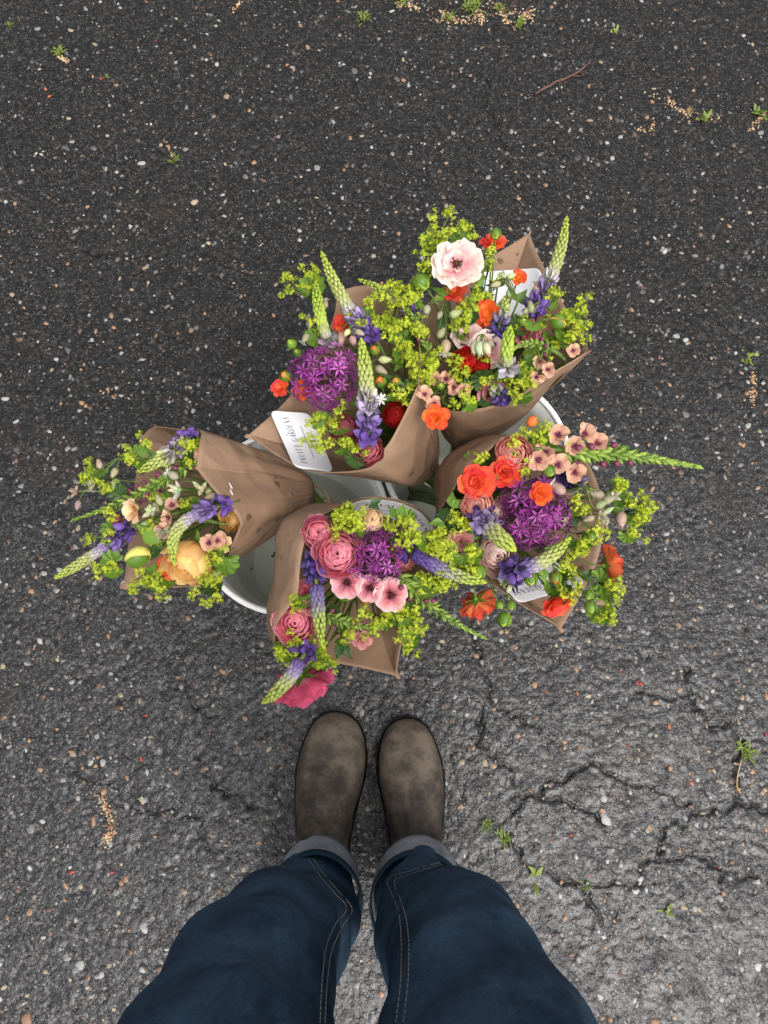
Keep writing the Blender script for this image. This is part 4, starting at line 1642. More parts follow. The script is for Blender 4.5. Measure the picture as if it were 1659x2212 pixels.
def star_mesh():
    mb = MB()
    for i in range(6):
        a = 2 * math.pi * i / 6
        d, s = Vector((math.cos(a), math.sin(a), 0)), Vector((-math.sin(a), math.cos(a), 0))
        mb.add([d * .08, d * .5 + s * .15 + Vector((0, 0, .16)), d * 1.0 + Vector((0, 0, .10)), d * .5 - s * .15 + Vector((0, 0, .16)), d * .5 + Vector((0, 0, .08))],
               [(0, 4, 1), (1, 4, 2), (2, 4, 3), (3, 4, 0)])
    return mb.mesh("floret", M_ALL, False)
STAR = star_mesh()
def ovary_mesh():
    v, f, uv = grid(lambda u, t: (math.cos(6.2832 * u) * .17 * math.sin(math.pi * t), math.sin(6.2832 * u) * .17 * math.sin(math.pi * t), .16 - .2 * math.cos(math.pi * t)), 6, 4, True)
    return mesh_from("ovary", v, f, M_BUD)
M_PED = plain_mat("allium_pedicel", (.075, .045, .05), .6, .3, 90, .4)

def allium(k, px, py, rpx, label, dz=0, n=118):
    fl = Flower(k, "allium", label, "allium", "purple allium globes")
    c = wpos(k, px, py, dz)
    r = px2m(rpx, c.z)
    ped = MB()
    gold = math.pi * (3 - math.sqrt(5))
    for i in range(n):
        z = 1 - 2 * (i + .5) / n
        rr = math.sqrt(1 - z * z)
        d = Vector((math.cos(gold * i) * rr, math.sin(gold * i) * rr, z)) + rv(.13)
        d.normalize()
        if d.z < -.75:
            continue
        p = c + d * r * random.choice([random.uniform(.5, .85), random.uniform(.82, 1.12), random.uniform(.9, 1.16)])
        mid = c + d * r * .5 + rv(.002)
        ped.add(*tube([c, mid, p], .0005, 3, False))
        s = random.uniform(.0078, .0125) * (r / .036)
        col = random.choice([(.22, .024, .19), (.30, .045, .26), (.13, .014, .12), (.40, .10, .36), (.22, .024, .19)])
        part(fl.root, "floret", STAR, zframe(p, d + rv(.45), s, random.uniform(0, 6.28)), col)
    part(fl.root, "pedicels", ped.mesh("pedicels", M_PED))
    ov = MB()
    v, f, uv = grid(lambda u, t: tuple(c + Vector((math.cos(6.2832 * u) * math.sin(math.pi * t), math.sin(6.2832 * u) * math.sin(math.pi * t), -math.cos(math.pi * t))) * .005), 8, 5, True)
    ov.add(v, f, uv)
    part(fl.root, "receptacle", ov.mesh("receptacle", M_STEM2))
    fl.stem(c, fl.neck - c, .0028)
    return fl

def ranunculus(k, px, py, rpx, mat, label, dz=0, mix=.75, cat="ranunculus", rings=7, opened=.55, heart=None, tilt=None, group=None, back=False):
    """round bloom of nested cupped petals"""
    fl = Flower(k, "ranunculus", label, cat, group)
    c = wpos(k, px, py, dz)
    r = px2m(rpx, c.z) * 1.08
    d = Vector(tilt).normalized() if tilt else fl.face(c, mix)
    if back:
        d = -fl.face(c, .8)
    sp = random.uniform(0, 6.28)
    for q in range(rings):
        t = q / (rings - 1)                # 0 heart .. 1 outermost
        rad = lerp(.24, 1.0, t ** .9)
        top = lerp(.25, lerp(.75, 1.45, opened), t)
        m_ = 4 if t < .3 else (6 if t < .75 else 7)
        for j in range(m_):
            var = (q * 3 + j) % 3
            me = cached(("sh", q, rings, opened, var, mat.name), lambda: shell_petal(rad, top + var * .07, lerp(1.15, .72, t), mat, lerp(.02, .075, t), .06, lerp(0, .16, t) * opened, q * 10 + var))
            an = sp + 2 * math.pi * (j + .5 * (q % 2)) / m_ + random.uniform(-.15, .15)
            M = zframe(c, d + rv(.07), r * random.uniform(.94, 1.05), an)
            part(fl.root, "petal", me, M)
    if heart:
        part(fl.root, "eye", cached(("eye", heart.name), lambda: bud_mesh(heart, "eye", 1.0, 0, 8, [(0, .9), (.5, 1), (.9, .6), (1, .05)])), frame(c - d * r * .15, d, None, r * .45))
    sep = cached("sepal", lambda: flat_petal(1, .32, .3, .35, M_LEAF, .02, 0, 4, 6, 6, .3, .7))
    for j in range(5):
        an = sp + 2 * math.pi * j / 5
        Mz = zframe(c - d * r * .92, -d, 1, an)
        part(fl.root, "sepal", sep, Mz @ Matrix.Scale(r * .75, 4) @ Matrix.Rotation(R(20), 4, 'X'))
    fl.stem(c - d * r * .95, -d, .0022, M_STEM2 if random.random() < .4 else M_STEM)
    return fl

def open_bloom(k, px, py, rpx, mat, label, layers=((5, 1.0, 8), (5, .8, 30), (5, .6, 52), (3, .4, 70)), dz=0, mix=.75, eye=None, name="bloom", cat="flower", group=None,
               back=False, tilt=None, wd=.42, ruffle=.06, notch=.05, calyx=True, eyer=.2, eyemesh=None, cmat=None):
    """flatter bloom of ruffled petals round an eye; back=True shows its green underside"""
    fl = Flower(k, name, label, cat, group)
    c = wpos(k, px, py, dz)
    r = px2m(rpx, c.z) * 1.14
    d = Vector(tilt).normalized() if tilt else fl.face(c, mix)
    if back:
        d = (-fl.face(c, .85) + rv(.15)).normalized()
    sp = random.uniform(0, 6.28)
    for q, (n, s, el) in enumerate(layers):
        for j in range(n):
            var = j % 3
            me = cached(("fp", mat.name, wd, ruffle, var, notch), lambda: flat_petal(1, wd, .28, .10, mat, ruffle, notch, var + 20))
            an = sp + q * .6 + 2 * math.pi * j / n + random.uniform(-.12, .12)
            M = zframe(c, d, 1, an) @ Matrix.Rotation(R(el + random.uniform(-8, 8)), 4, 'X') @ Matrix.Scale(r * s * random.uniform(.92, 1.06), 4)
            part(fl.root, "petal", me, M)
    if eye:
        part(fl.root, "eye", eyemesh or cached(("eye2", eye.name), lambda: stamen_mesh(eye)), zframe(c + d * r * .06, d, r * eyer, sp))
    if calyx:
        sep = cached(("sepal2", (cmat or M_LEAF).name), lambda: flat_petal(1, .20, .2, .05, cmat or M_LEAF, .02, 0, 4, 4, 4, .2, .85))
        for j in range(5):
            M = zframe(c - d * r * .07, -d, 1, sp + .6 + 2 * math.pi * j / 5) @ Matrix.Rotation(R(-4), 4, 'X') @ Matrix.Scale(r * .62, 4)
            part(fl.root, "sepal", sep, M)
        part(fl.root, "receptacle", cached(("rec", (cmat or M_LEAF).name), lambda: bud_mesh(cmat or M_LEAF, "receptacle", .9, 0, 8)), frame(c - d * r * .02, -d, None, r * .26))
    fl.stem(c - d * r * .15, -d, .0012, M_STEM, .03)
    return fl

def stamen_mesh(mat):
    mb = MB()
    rnd = random.Random(5)
    for i in range(22):
        a = rnd.uniform(0, 6.28)
        s = rnd.uniform(.2, 1)
        tip = Vector((math.cos(a) * s, math.sin(a) * s, rnd.uniform(.6, 1.2)))
        mb.add(*tube([Vector((math.cos(a) * .15, math.sin(a) * .15, 0)), tip], [.05, .06], 4))
        mb.add(*tube([tip, tip + Vector((0, 0, .16))], [.12, .10], 4))
    v, f, uv = grid(lambda u, t: (math.cos(6.2832 * u) * .42 * math.sin(math.pi * t), math.sin(6.2832 * u) * .42 * math.sin(math.pi * t), .35 - .4 * math.cos(math.pi * t)), 8, 5, True)
    mb.add(v, f, uv)
    return mb.mesh("eye", mat)

# ---- lady's mantle
def puff(seed, n=19):
    rnd = random.Random(seed)
    mb = MB()
    for i in range(n):
        z = rnd.uniform(-.35, 1)
        a = rnd.uniform(0, 6.28)
        rr = math.sqrt(max(0, 1 - z * z))
        d = Vector((math.cos(a) * rr, math.sin(a) * rr, z))
        p = d * rnd.uniform(.5, 1.15)
        mb.add(*tube([Vector((0, 0, -.5)), p], .035, 3, False))
        M = zframe(p, d + Vector((rnd.uniform(-.4, .4), rnd.uniform(-.4, .4), .3)), .33 * rnd.uniform(.8, 1.2), rnd.uniform(0, 6.28))
        for j in range(5):
            b = 2 * math.pi * j / 5
            e, s = Vector((math.cos(b), math.sin(b), 0)), Vector((-math.sin(b), math.cos(b), 0))
            q = [Vector((0, 0, 0)), e * .5 + s * .26 + Vector((0, 0, .12)), e + Vector((0, 0, .25)), e * .5 - s * .26 + Vector((0, 0, .12))]
            mb.add([M @ x for x in q], [(0, 1, 2, 3)])
    return mb.mesh("flower_cluster", M_LIME, False)
PUFFS = [puff(s) for s in range(6)]

def fan_leaf(mat, seed, lobes=8):
    rnd = random.Random(seed)
    n = lobes * 6
    v, f = [Vector((0, 0, 0))], []
    for ring in (.45, .8, 1.0):
        for i in range(n + 1):
            a = lerp(-2.65, 2.65, i / n)
            ph = (i / n * lobes) % 1.0
            lobe = math.sin(math.pi * ph) ** .6
            r = ring * (1 - (.17 * (1 - lobe) + .05 * (i % 2)) * ring ** 2) * (1 - .10 * (abs(a) / 2.65) ** 2)
            z = .10 * ring * math.cos(2 * math.pi * ph) * -1 + .22 * ring * ring + .06 * math.sin(a * 2 + seed)
            v.append(Vector((math.sin(a) * r, math.cos(a) * r + .28, z)))
    m = n + 1
    for i in range(n):
        f.append((0, 1 + i + 1, 1 + i))
        for k in range(2):
            a = 1 + k * m + i
            f.append((a, a + 1, a + m + 1, a + m))
    return mesh_from("leaf", v, f, mat)
FANS = [fan_leaf(M_LEAF, s) for s in range(3)] + [fan_leaf(M_LEAFD, 7)]

def spray(k, pts, label, dz=.010, leaves=1, group=None):
    """one branching stem of lady's mantle carrying a flower cluster at each picture point"""
    fl = Flower(k, "ladys_mantle", label, "lady's mantle", group)
    P = [wpos(k, px, py, dz + random.uniform(-.012, .012)) for px, py in pts]
    cen = sum(P, Vector()) / len(P)
    back = (fl.neck - cen).normalized()
    fork = cen + back * .022 + Vector((0, 0, -.010))
    br = MB()
    for p in P:
        m = fork.lerp(p, .55) + Vector((0, 0, .003)) + rv(.002)
        br.add(*tube([fork, m, p], [.0009, .0007, .0005], 4))
        for q in range(3):
            if q == 0:
                c = p
                s = random.uniform(.0062, .0084)
            else:
                c = p + rv(.0115)
                s = random.uniform(.0034, .0058)
                br.add(*tube([m, c], .0005, 3))
            d = (c - fork).normalized() * .5 + Vector((0, 0, .7)) + rv(.25)
            part(fl.root, "flower_cluster", random.choice(PUFFS), zframe(c, d, s, random.uniform(0, 6.28)))
    part(fl.root, "branches", br.mesh("branches", M_STEM))
    for _ in range(leaves):
        p = fork.lerp(random.choice(P), random.uniform(.25, .7)) + rv(.004) - Vector((0, 0, .006))
        d = (p - fork) + rv(.012)
        s = random.uniform(.012, .019)
        part(fl.root, "leaf", random.choice(FANS), frame(p, Vector((d.x, d.y, .004)), Vector((rv(.35).x, rv(.35).y, 1)), s))
    fl.stem(fork, back, .0011, M_STEM, .03)

LM = {1: [(407, 1224, "the large amber ranunculus"), (297, 1202, "the fat yellow bud"), (190, 1200, "the outermost lime lupin tip"), (200, 1050, "the outermost bladder campion"), (430, 950, "the short lavender lupin"),
          (290, 1102, "the ruffled peach bloom"), (374, 1027, "the round veined campion calyx"), (499, 1122, "the orange ranunculus inside the stapled paper"), (250, 1000, "the green mullein spike with maroon buds"), (440, 1250, "the open bucket rim")],
      2: [(704, 817, "the allium near the curled card"), (660, 650, "the pale lime lupin"), (640, 950, "the curled white card"), (796, 900, "the upright lupin with violet skirt"), (760, 640, "the tallest lupin"), (855, 896, "the deep red ranunculus"),
          (793, 972, "the lowest rose pink ranunculus"), (840, 820, "the plump orange bud"), (880, 650, "the thin greyish lupin"), (900, 780, "the seam between two leaning bouquets"), (840, 690, "the two pale campion calyces")],
      3: [(986, 572, "the large white and pink bloom"), (910, 610, "the large pointed green bud"), (960, 480, "the farthest tip of the white bloom bouquet"), (1065, 528, "the coral geum by the standing paper corner"), (1206, 696, "the nodding yellow and green bud"),
          (1262, 720, "the wrap's wide side corner"), (1010, 780, "the bright red ranunculus"), (1102, 760, "the small all lime lupin"), (960, 845, "the peach mullein blooms over the lip"), (1055, 676, "the central orange geum"), (950, 720, "the large bladder campion"), (942, 902, "the double orange geum"), (880, 760, "the deep green leaves between bouquets"), (1150, 830, "the lip below the curling mullein")],
      4: [(1150, 1106, "the widest allium globe"), (1150, 909, "the orange ball bud"), (1029, 1042, "the large ruffled red orange geum"), (1029, 1298, "the face down coral geum"), (1311, 1221, "the coral geum seen from behind"), (960, 1180, "the slate lupin's middle under coral blooms"), (1342, 1121, "the lone hanging campion calyx"),
          (1160, 1260, "the flat white card"), (1400, 1090, "the outermost hanging clusters"), (1280, 1150, "the paper behind the widest allium"), (1300, 1310, "the paper's outer corner campion"), (1000, 1120, "the salmon ranunculus"), (1340, 1030, "the longest mullein spike"), (950, 1250, "the lime tip of the slate blue lupin")],
      5: [(806, 1200, "the smallest allium globe"), (730, 1150, "the big pink ranunculus"), (638, 1345, "the bright pink double ranunculus"), (650, 1468, "the hot pink ranunculus"), (845, 1284, "the lowest veined pink flower"), (880, 1140, "the rim card"), (694, 1387, "the hanging lupin's lime tip"),
          (803, 1123, "the cream peach button"), (880, 1380, "the wrap's bare pointed corner"), (960, 1220, "the slate blue lupin"), (780, 1350, "the short green mullein spike"), (600, 1400, "the long paper edge"), (970, 1290, "the curved mullein stem")]}
_named = set()
def landmark(k, x, y, key="leaf"):
    near = sorted(LM[k], key=lambda q: (q[0] - x) ** 2 + (q[1] - y) ** 2)
    for q in near[:3]:
        if (key, q[2]) not in _named and math.dist(q[:2], (x, y)) < 120:
            _named.add((key, q[2]))
            return q[2]
    return near[0][2]

def sprays(k, pts, label, leaf_rate=.8, dz=.010):
    left = list(pts)
    while left:
        s = left.pop(0)
        g = [s]
        left.sort(key=lambda q: (q[0] - s[0]) ** 2 + (q[1] - s[1]) ** 2)
        while left and len(g) < 5 and math.dist(left[0], s) < 62:
            g.append(left.pop(0))
        size = "tiny" if len(g) == 1 else ("small" if len(g) < 4 else "wide")
        lb = "%s lady's mantle spray beside %s" % (size, landmark(k, sum(q[0] for q in g) / len(g), sum(q[1] for q in g) / len(g), size))
        spray(k, g, lb, dz, 2 if random.random() < leaf_rate * .5 else (1 if random.random() < leaf_rate else 0), label)

# ---- bladder campion
def calyx_mesh():
    mb = MB()
    n = 10
    prof = [(0, .18), (.08, .55), (.25, .90), (.45, 1.0), (.65, .90), (.85, .62), (1.0, .50)]
    v, f = [], []
    for t, r in prof:
        for i in range(n):
            a = 2 * math.pi * i / n
            rr = r * .36 * (1 + .05 * (i % 2))
            v.append((math.cos(a) * rr, t, math.sin(a) * rr))
    for q in range(len(prof) - 1):
        for i in range(n):
            j = (i + 1) % n
            f.append((q * n + i, q * n + j, (q + 1) * n + j, (q + 1) * n + i))
    for i in range(0, n, 2):
        a = 2 * math.pi * (i + .5) / n
        v.append((math.cos(a) * .12, 1.18, math.sin(a) * .12))
        f.append((6 * n + i, 6 * n + i + 1, len(v) - 1))
    return mesh_from("calyx", v, f, M_BUD)
CALYX = calyx_mesh()
def corolla_mesh():
    mb = MB()
    for j in range(5):
        for s in (-.2, .2):
            a = 2 * math.pi * j / 5 + s
            e, t = Vector((math.cos(a), 0, math.sin(a))), Vector((-math.sin(a), 0, math.cos(a)))
            mb.add([Vector((0, 0, 0)), e * .3 + t * .10 + Vector((0, .10, 0)), e * .62 + Vector((0, .12, 0)), e * .3 - t * .10 + Vector((0, .10, 0))], [(0, 1, 2, 3)], [(.5, .1), (.3, .6), (.5, 1), (.7, .6)])
    return mb.mesh("corolla", M_WHITE)
COROLLA = corolla_mesh()
def campion(k, pts, label, dz=.014, white=(), junction=None, group=None):
    """pts: (px, py, length px, angle deg in the picture, tone)"""
    fl = Flower(k, "bladder_campion", label, "campion", group)
    tones = {'g': (.30, .32, .17), 'p': (.36, .25, .19), 'b': (.30, .27, .16), 'l': (.42, .46, .26)}
    W_ = [wpos(k, p[0], p[1], dz + random.uniform(-.008, .008)) for p in pts]
    cen = sum(W_, Vector()) / len(W_)
    fork = wpos(k, *junction, dz) if junction else cen + (fl.neck - cen).normalized() * .025
    br = MB()
    for i, (p, q) in enumerate(zip(pts, W_)):
        L = px2m(p[2], q.z)
        an = R(p[3])
        d = Vector((math.cos(an), math.sin(an), random.uniform(-.15, .25))).normalized()
        b = q - d * L * .5
        c = part(fl.root, "calyx", CALYX, frame(b, d, None, (L * .95, L, L * .95), random.uniform(0, 6)), tuple(x * random.uniform(.85, 1.15) for x in tones[p[4]]))
        if i in white:
            part(fl.root, "corolla", COROLLA, frame(b + d * L * .98, d, None, L * .9, random.uniform(0, 6)))
        br.add(*tube(bez(fork, fork.lerp(b, .4) + Vector((0, 0, .006)), b - d * .008, b, 5), .0007, 4))
    part(fl.root, "branches", br.mesh("branches", M_STEM))
    fl.stem(fork, fl.neck - fork, .0013)

def starry(k, px, py, label, n=9, s=.011, col=(.40, .45, .26), dz=.012, group=None):
    """bunch of unopened pale green campion buds"""
    fl = Flower(k, "bud_bunch", label, "bud bunch", group)
    c = wpos(k, px, py, dz)
    for _ in range(n):
        d = fl.face(c, .6) + rv(.75)
        part(fl.root, "bud", cached("gbud", lambda: bud_mesh(M_BUD, "bud", .42, .05)), frame(c, d, None, s * random.uniform(.6, 1.15)), tuple(x * random.uniform(.75, 1.15) for x in col))
    fl.stem(c, fl.neck - c, .0011)

# ---- mullein: peach saucers low on the stem, maroon buds, long green tip
M_PEACH = petal_mat("mullein_petal", (.30, .10, .12), (.66, .36, .25), (.74, .47, .33), .6, .3, .22)
M_DUSK = petal_mat("dusky_pink_petal", (.22, .03, .06), (.50, .19, .19), (.60, .27, .26), .6, .28, .22)
M_EYEP = plain_mat("purple_stamen", (.14, .018, .07), .6, .3, 80, .4)
M_EYED = plain_mat("dark_eye", (.06, .03, .012), .6, .3, 80, .5)
M_EYEO = plain_mat("orange_eye", (.40, .17, .02), .6, .3, 80, .4)
def mullein(k, base, tip, label, bend=(0, 0), blooms=(), maroon=.18, dz0=.005, dz1=.0, start=.0, width=1.0, r_px=17, mat=None):
    fl = Flower(k, "mullein", label, "mullein", "mullein spikes")
    a, b = wpos(k, *base, dz0), wpos(k, *tip, dz1)
    m = W((base[0] + tip[0]) / 2 + bend[0], (base[1] + tip[1]) / 2 + bend[1], (a.z + b.z) / 2 + .008)
    pts = [a * (1 - t) ** 2 + (m * 2 - (a + b) * .5) * 2 * t * (1 - t) + b * t * t for t in [i / 20 for i in range(21)]]
    L = sum((pts[i + 1] - pts[i]).length for i in range(20))
    mb = MB(); mb.add(*tube(pts, [lerp(.0030, .0011, i / 20) for i in range(21)], 6))
    part(fl.root, "spike_axis", mb.mesh("spike_axis", M_STEM))
    fl.stem(a, a - pts[2], .0026)
    n = int(L / .0017)
    gb = cached("mbud", lambda: bud_mesh(M_BUD, "bud", .40, .12))
    for i in range(n):
        t = start + (1 - start) * (i + .5) / n
        x = t * 20
        q = min(int(x), 19)
        p = pts[q].lerp(pts[q + 1], x - q)
        ax = (pts[q + 1] - pts[q]).normalized()
        rad = Matrix.Rotation(i * 2.4, 3, ax) @ ax.orthogonal().normalized()
        sp = lerp(1.05, .45, smooth(.35, 1, t))
        d = ax * math.cos(sp) + rad * math.sin(sp)
        s = lerp(.0105, .0050, smooth(.2, 1, t)) * width
        if random.random() < maroon * (1 - smooth(.35, .75, t)):
            part(fl.root, "bud", cached("rbud", lambda: bud_mesh(M_BUD, "bud", .95, 0)), frame(p + d * s * .7, d, None, s * .55), (.17, .035, .075))
        part(fl.root, "bract", gb, frame(p, d, ax, s), random.choice([(.15, .24, .035), (.20, .30, .045), (.11, .18, .03), (.27, .37, .07)]))
    pm = mat or M_PEACH
    for (px, py) in blooms:
        c = wpos(k, px, py, .012 + random.uniform(-.004, .006))
        near = min(pts, key=lambda z: (z - c).length)
        d = (fl.face(c, .8) + (c - near).normalized() * .5 + rv(.35)).normalized()
        r = px2m(r_px, c.z)
        sp = random.uniform(0, 6.28)
        for j in range(5):
            me = cached(("mp", pm.name, j % 3), lambda: flat_petal(1, .47, .35, .12, pm, .10, .03, j + 40))
            part(fl.root, "petal", me, zframe(c, d, 1, sp + 2 * math.pi * j / 5) @ Matrix.Rotation(R(20 + random.uniform(-24, 24)), 4, 'X') @ Matrix.Scale(r * random.uniform(.9, 1.1), 4))
        part(fl.root, "stamens", cached("mst", lambda: stamen_mesh(M_EYEP)), zframe(c, d, r * .32, sp))
        mb = MB(); mb.add(*tube([near, near.lerp(c, .6) - d * .002, c], .0009, 4))
        part(fl.root, "pedicel", mb.mesh("pedicel", M_STEM))
    return fl

M_GBUD = tint_mat("green_bud", rough=.5, trans=.12, nscale=200, namp=.35, vary=.2)
def sepal_bud(k, px, py, rpx, label, inner=(.30, .38, .05), dz=.012, tilt=None, group=None, name="bud", sep=True, ang=None, nsep=5):
    """round bud clasped by pointed green sepals"""
    fl = Flower(k, name, label, "bud", group)
    c = wpos(k, px, py, dz)
    r = px2m(rpx, c.z)
    d = (c - fl.neck).normalized() * .8 + Vector((0, 0, .25))
    if ang is not None:
        d = Vector((math.cos(R(ang)), math.sin(R(ang)), .15))
    d.normalize()
    core = cached("budcore", lambda: bud_mesh(M_GBUD, "core", 1.0, 0, 9, [(0, .35), (.15, .8), (.4, 1.0), (.7, .82), (.9, .45), (1.0, .08)]))
    part(fl.root, "core", core, frame(c - d * r, d, None, (r * 1.7, r * 2, r * 1.7)), inner)
    if sep:
        sp = cached("budsepal", lambda: shell_petal(1, .55, .55, M_LEAF, .03, 0, .05, 3))
        for j in range(nsep):
            part(fl.root, "sepal", sp, zframe(c, d, r * 1.0, 2 * math.pi * j / 5))
    fl.stem(c - d * r, -d, .0012)
    return fl

def leafy(k, px, py, L, ang, label, wd=.28, mat=None, dz=0, n=1, group=None):
    """stem with plain pointed leaves"""
    fl = Flower(k, "foliage_sprig", label, "foliage", group)
    c = wpos(k, px, py, dz)
    for i in range(n):
        a = R(ang + (i - (n - 1) / 2) * 55 + random.uniform(-12, 12))
        d = Vector((math.cos(a), math.sin(a), random.uniform(-.1, .35)))
        l = px2m(L, c.z) * random.uniform(.85, 1.1)
        me = cached(("leaf", wd, (mat or M_LEAF).name, i % 2), lambda: flat_petal(1, wd, .55, -.18, mat or M_LEAF, .03, 0, 60 + i % 2, 6, 9, .15, .93))
        part(fl.root, "leaf", me, frame(c, d, Vector((rv(.4).x, rv(.4).y, 1)), l))
    fl.stem(c, fl.neck - c, .0014)

# ================================================================== THE FIVE BOUQUETS
M_PINK = petal_mat("pink_petal", (.80, .22, .32), (.84, .20, .33), (.90, .42, .50), .5, .38, .20)
M_HOT = petal_mat("hot_pink_petal", (.76, .40, .40), (.72, .09, .19), (.74, .13, .24), .5, .35, .20)
M_AMBER = petal_mat("amber_petal", (.84, .34, .06), (.88, .52, .14), (.90, .64, .28), .5, .38, .16)
M_ORANGE = petal_mat("orange_petal", (.84, .32, .03), (.84, .19, .035), (.82, .13, .045), .5, .30, .18)
M_CORAL = petal_mat("coral_petal", (.84, .26, .04), (.80, .12, .05), (.78, .085, .055), .5, .30, .18)
M_RED = petal_mat("red_petal", (.55, .05, .01), (.58, .022, .012), (.60, .03, .018), .5, .25, .20)
M_DRED = petal_mat("deep_red_petal", (.30, .01, .01), (.40, .012, .010), (.45, .02, .015), .5, .25, .2)
M_SALMON = petal_mat("salmon_petal", (.80, .32, .22), (.84, .35, .28), (.86, .48, .40), .5, .38, .16)
M_BLUSH = petal_mat("blush_petal", (.78, .34, .34), (.84, .52, .48), (.88, .72, .65), .5, .28, .14)
M_WPINK = petal_mat("white_pink_petal", (.72, .17, .25), (.80, .42, .45), (.84, .74, .64), .5, .30, .12)
M_CREAM = petal_mat("cream_peach_petal", (.72, .36, .19), (.82, .55, .30), (.86, .66, .42), .5, .28, .18)
M_PETUNIA = petal_mat("veined_pink_petal", (.12, .012, .03), (.62, .20, .24), (.82, .52, .52), .5, .28, .30)
M_ROSEP = petal_mat("rose_petal", (.40, .04, .09), (.50, .09, .13), (.56, .17, .20), .5, .25, .22)
M_BACK = petal_mat("orange_back_petal", (.84, .34, .10), (.84, .20, .08), (.82, .14, .06), .5, .38, .30)
M_MAROON = leaf_mat("maroon_calyx", (.055, .010, .015), (.12, .025, .03))

def Z1(x, y): return (99.5 + .36 * x, 895.8 + .36 * y)
def Z2(x, y): return (530.9 + .28 * x, 517.6 + .28 * y)
def Z3(x, y): return (829.5 + .28 * x, 431.3 + .28 * y)
def Z4(x, y): return (895.8 + .38 * x, 862.6 + .38 * y)
def Z5(x, y): return (544.1 + .32 * x, 1041.8 + .32 * y)
B1 = "the side bouquet with amber blooms"
B2 = "the bouquet with the curled corner card"
B3 = "the bouquet with white and pink blooms"
B4 = "the coral bouquet with the flat card"
B5 = "the pink bouquet pointing at the boots"
GEUM = ((5, 1.0, 12), (5, .86, 32), (5, .68, 50), (4, .46, 66))
FLATG = ((5, 1.0, 6), (5, .82, 26), (3, .6, 50))

# ------------------------------------------------ bouquet 1 (lies out to the side)
k = 1
lupin(k, (276, 1144), (121, 1247), "long lupin with lime tip pointing away from the amber blooms", (-8, 10), 1.10, LUP, .30, 0, -.02)
lupin(k, (490, 1090), (377, 1216), "curved lupin arching over the big amber ranunculus", (-42, -18), 1.15, LUP, .25, .02, .035)
lupin(k, (412, 940), (300, 1018), "short fat lavender lupin under the paper's back corner", (0, 8), 1.2, LUP, .62, .0, .0)
mullein(k, (400, 1010), (157, 1123), "green mullein spike with maroon buds beside the amber blooms", (6, 8), (), .30, 0, -.02, 0, 1.25)
mullein(k, (470, 1130), (366, 1100), "peach mullein half hidden behind the curved lupin", (0, 0), ((373, 1092), (366, 1118), (352, 1146), (470, 1168), (452, 1172)), .1, -.02, -.02, .2, .8, 20)
ranunculus(k, 406, 1222, 48, M_AMBER, "large amber ranunculus under the curved lupin's tip", .0, .5, rings=5, opened=.55, tilt=(-.25, -.75, .35), group="ranunculus blooms")
open_bloom(k, 364, 1226, 24, M_ORANGE, "small orange bloom against the large amber ranunculus", FLATG, -.012, .5, name="geum", cat="geum", group="geum blooms")
ranunculus(k, 499, 1122, 24, M_AMBER, "orange ranunculus tucked inside the stapled paper", -.028, .5, group="ranunculus blooms")
open_bloom(k, 290, 1102, 27, M_CREAM, "ruffled peach bloom at the tip side of the maroon buds", GEUM, .008, .35, name="geum", cat="geum", group="geum blooms")
open_bloom(k, 480, 1170, 22, M_CREAM, "peach bloom with maroon back inside the paper's lower lip", FLATG, -.004, .4, name="geum", cat="geum", group="geum blooms", cmat=M_MAROON)
open_bloom(k, 436, 980, 17, M_SALMON, "small salmon bloom next to the short lavender lupin", FLATG, -.01, .6, name="geum", cat="geum", group="geum blooms")
sepal_bud(k, 250, 1120, 15, "dusky red drooping bud beside the ruffled peach bloom", (.22, .04, .05), 0, None, "single buds", "mullein_bud", False, 100)
sepal_bud(k, 297, 1202, 27, "fat pale yellow bud clasped by green sepals", (.70, .66, .16), .004, None, "single buds", "ranunculus_bud", True, 195, 1)
leafy(k, 345, 1172, 66, 145, "broad glossy pointed leaf over the yellow bud", .34, M_LEAF, .012, 1, "broad leaves")
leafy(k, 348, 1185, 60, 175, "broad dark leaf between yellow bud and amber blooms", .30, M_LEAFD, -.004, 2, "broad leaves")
campion(k, [(215, 1004, 22, 110, 'p'), (247, 1020, 24, 250, 'g'), (197, 1046, 26, 265, 'g'), (168, 1090, 21, 265, 'p'), (246, 1045, 20, 265, 'b')],
        "bladder campion reaching farthest out over the asphalt", .01, (2,), (262, 985), "bladder campions")
starry(k, 164, 1061, "pinkish withered campion bunch at the spray's far end", 9, .013, (.34, .24, .20), .004, "campion bud bunches")
campion(k, [(374, 1027, 28, 150, 'b'), (452, 1060, 22, 60, 'g'), (458, 1072, 26, 200, 'b')], "bladder campion with one round veined calyx by the paper's point", .016, (0,), (425, 1045), "bladder campions")
starry(k, 388, 1058, "pale bud bunch between two round campion calyces", 11, .016, (.44, .46, .28), .014, "campion bud bunches")
starry(k, 436, 1058, "pale bud bunch against the stapled paper's edge", 11, .015, (.44, .47, .27), .014, "campion bud bunches")
starry(k, 330, 1103, "pale bud bunch beside the ruffled peach bloom", 10, .015, (.42, .46, .28), .014, "campion bud bunches")
starry(k, 352, 1150, "brownish bud bunch above the large amber ranunculus", 10, .015, (.36, .34, .22), .016, "campion bud bunches")
campion(k, [(344, 1081, 24, 120, 'g'), (336, 1095, 22, 300, 'g'), (312, 1134, 24, 200, 'g')], "green bladder campion over the broad glossy leaf", .018, (2,), (372, 1110), "bladder campions")
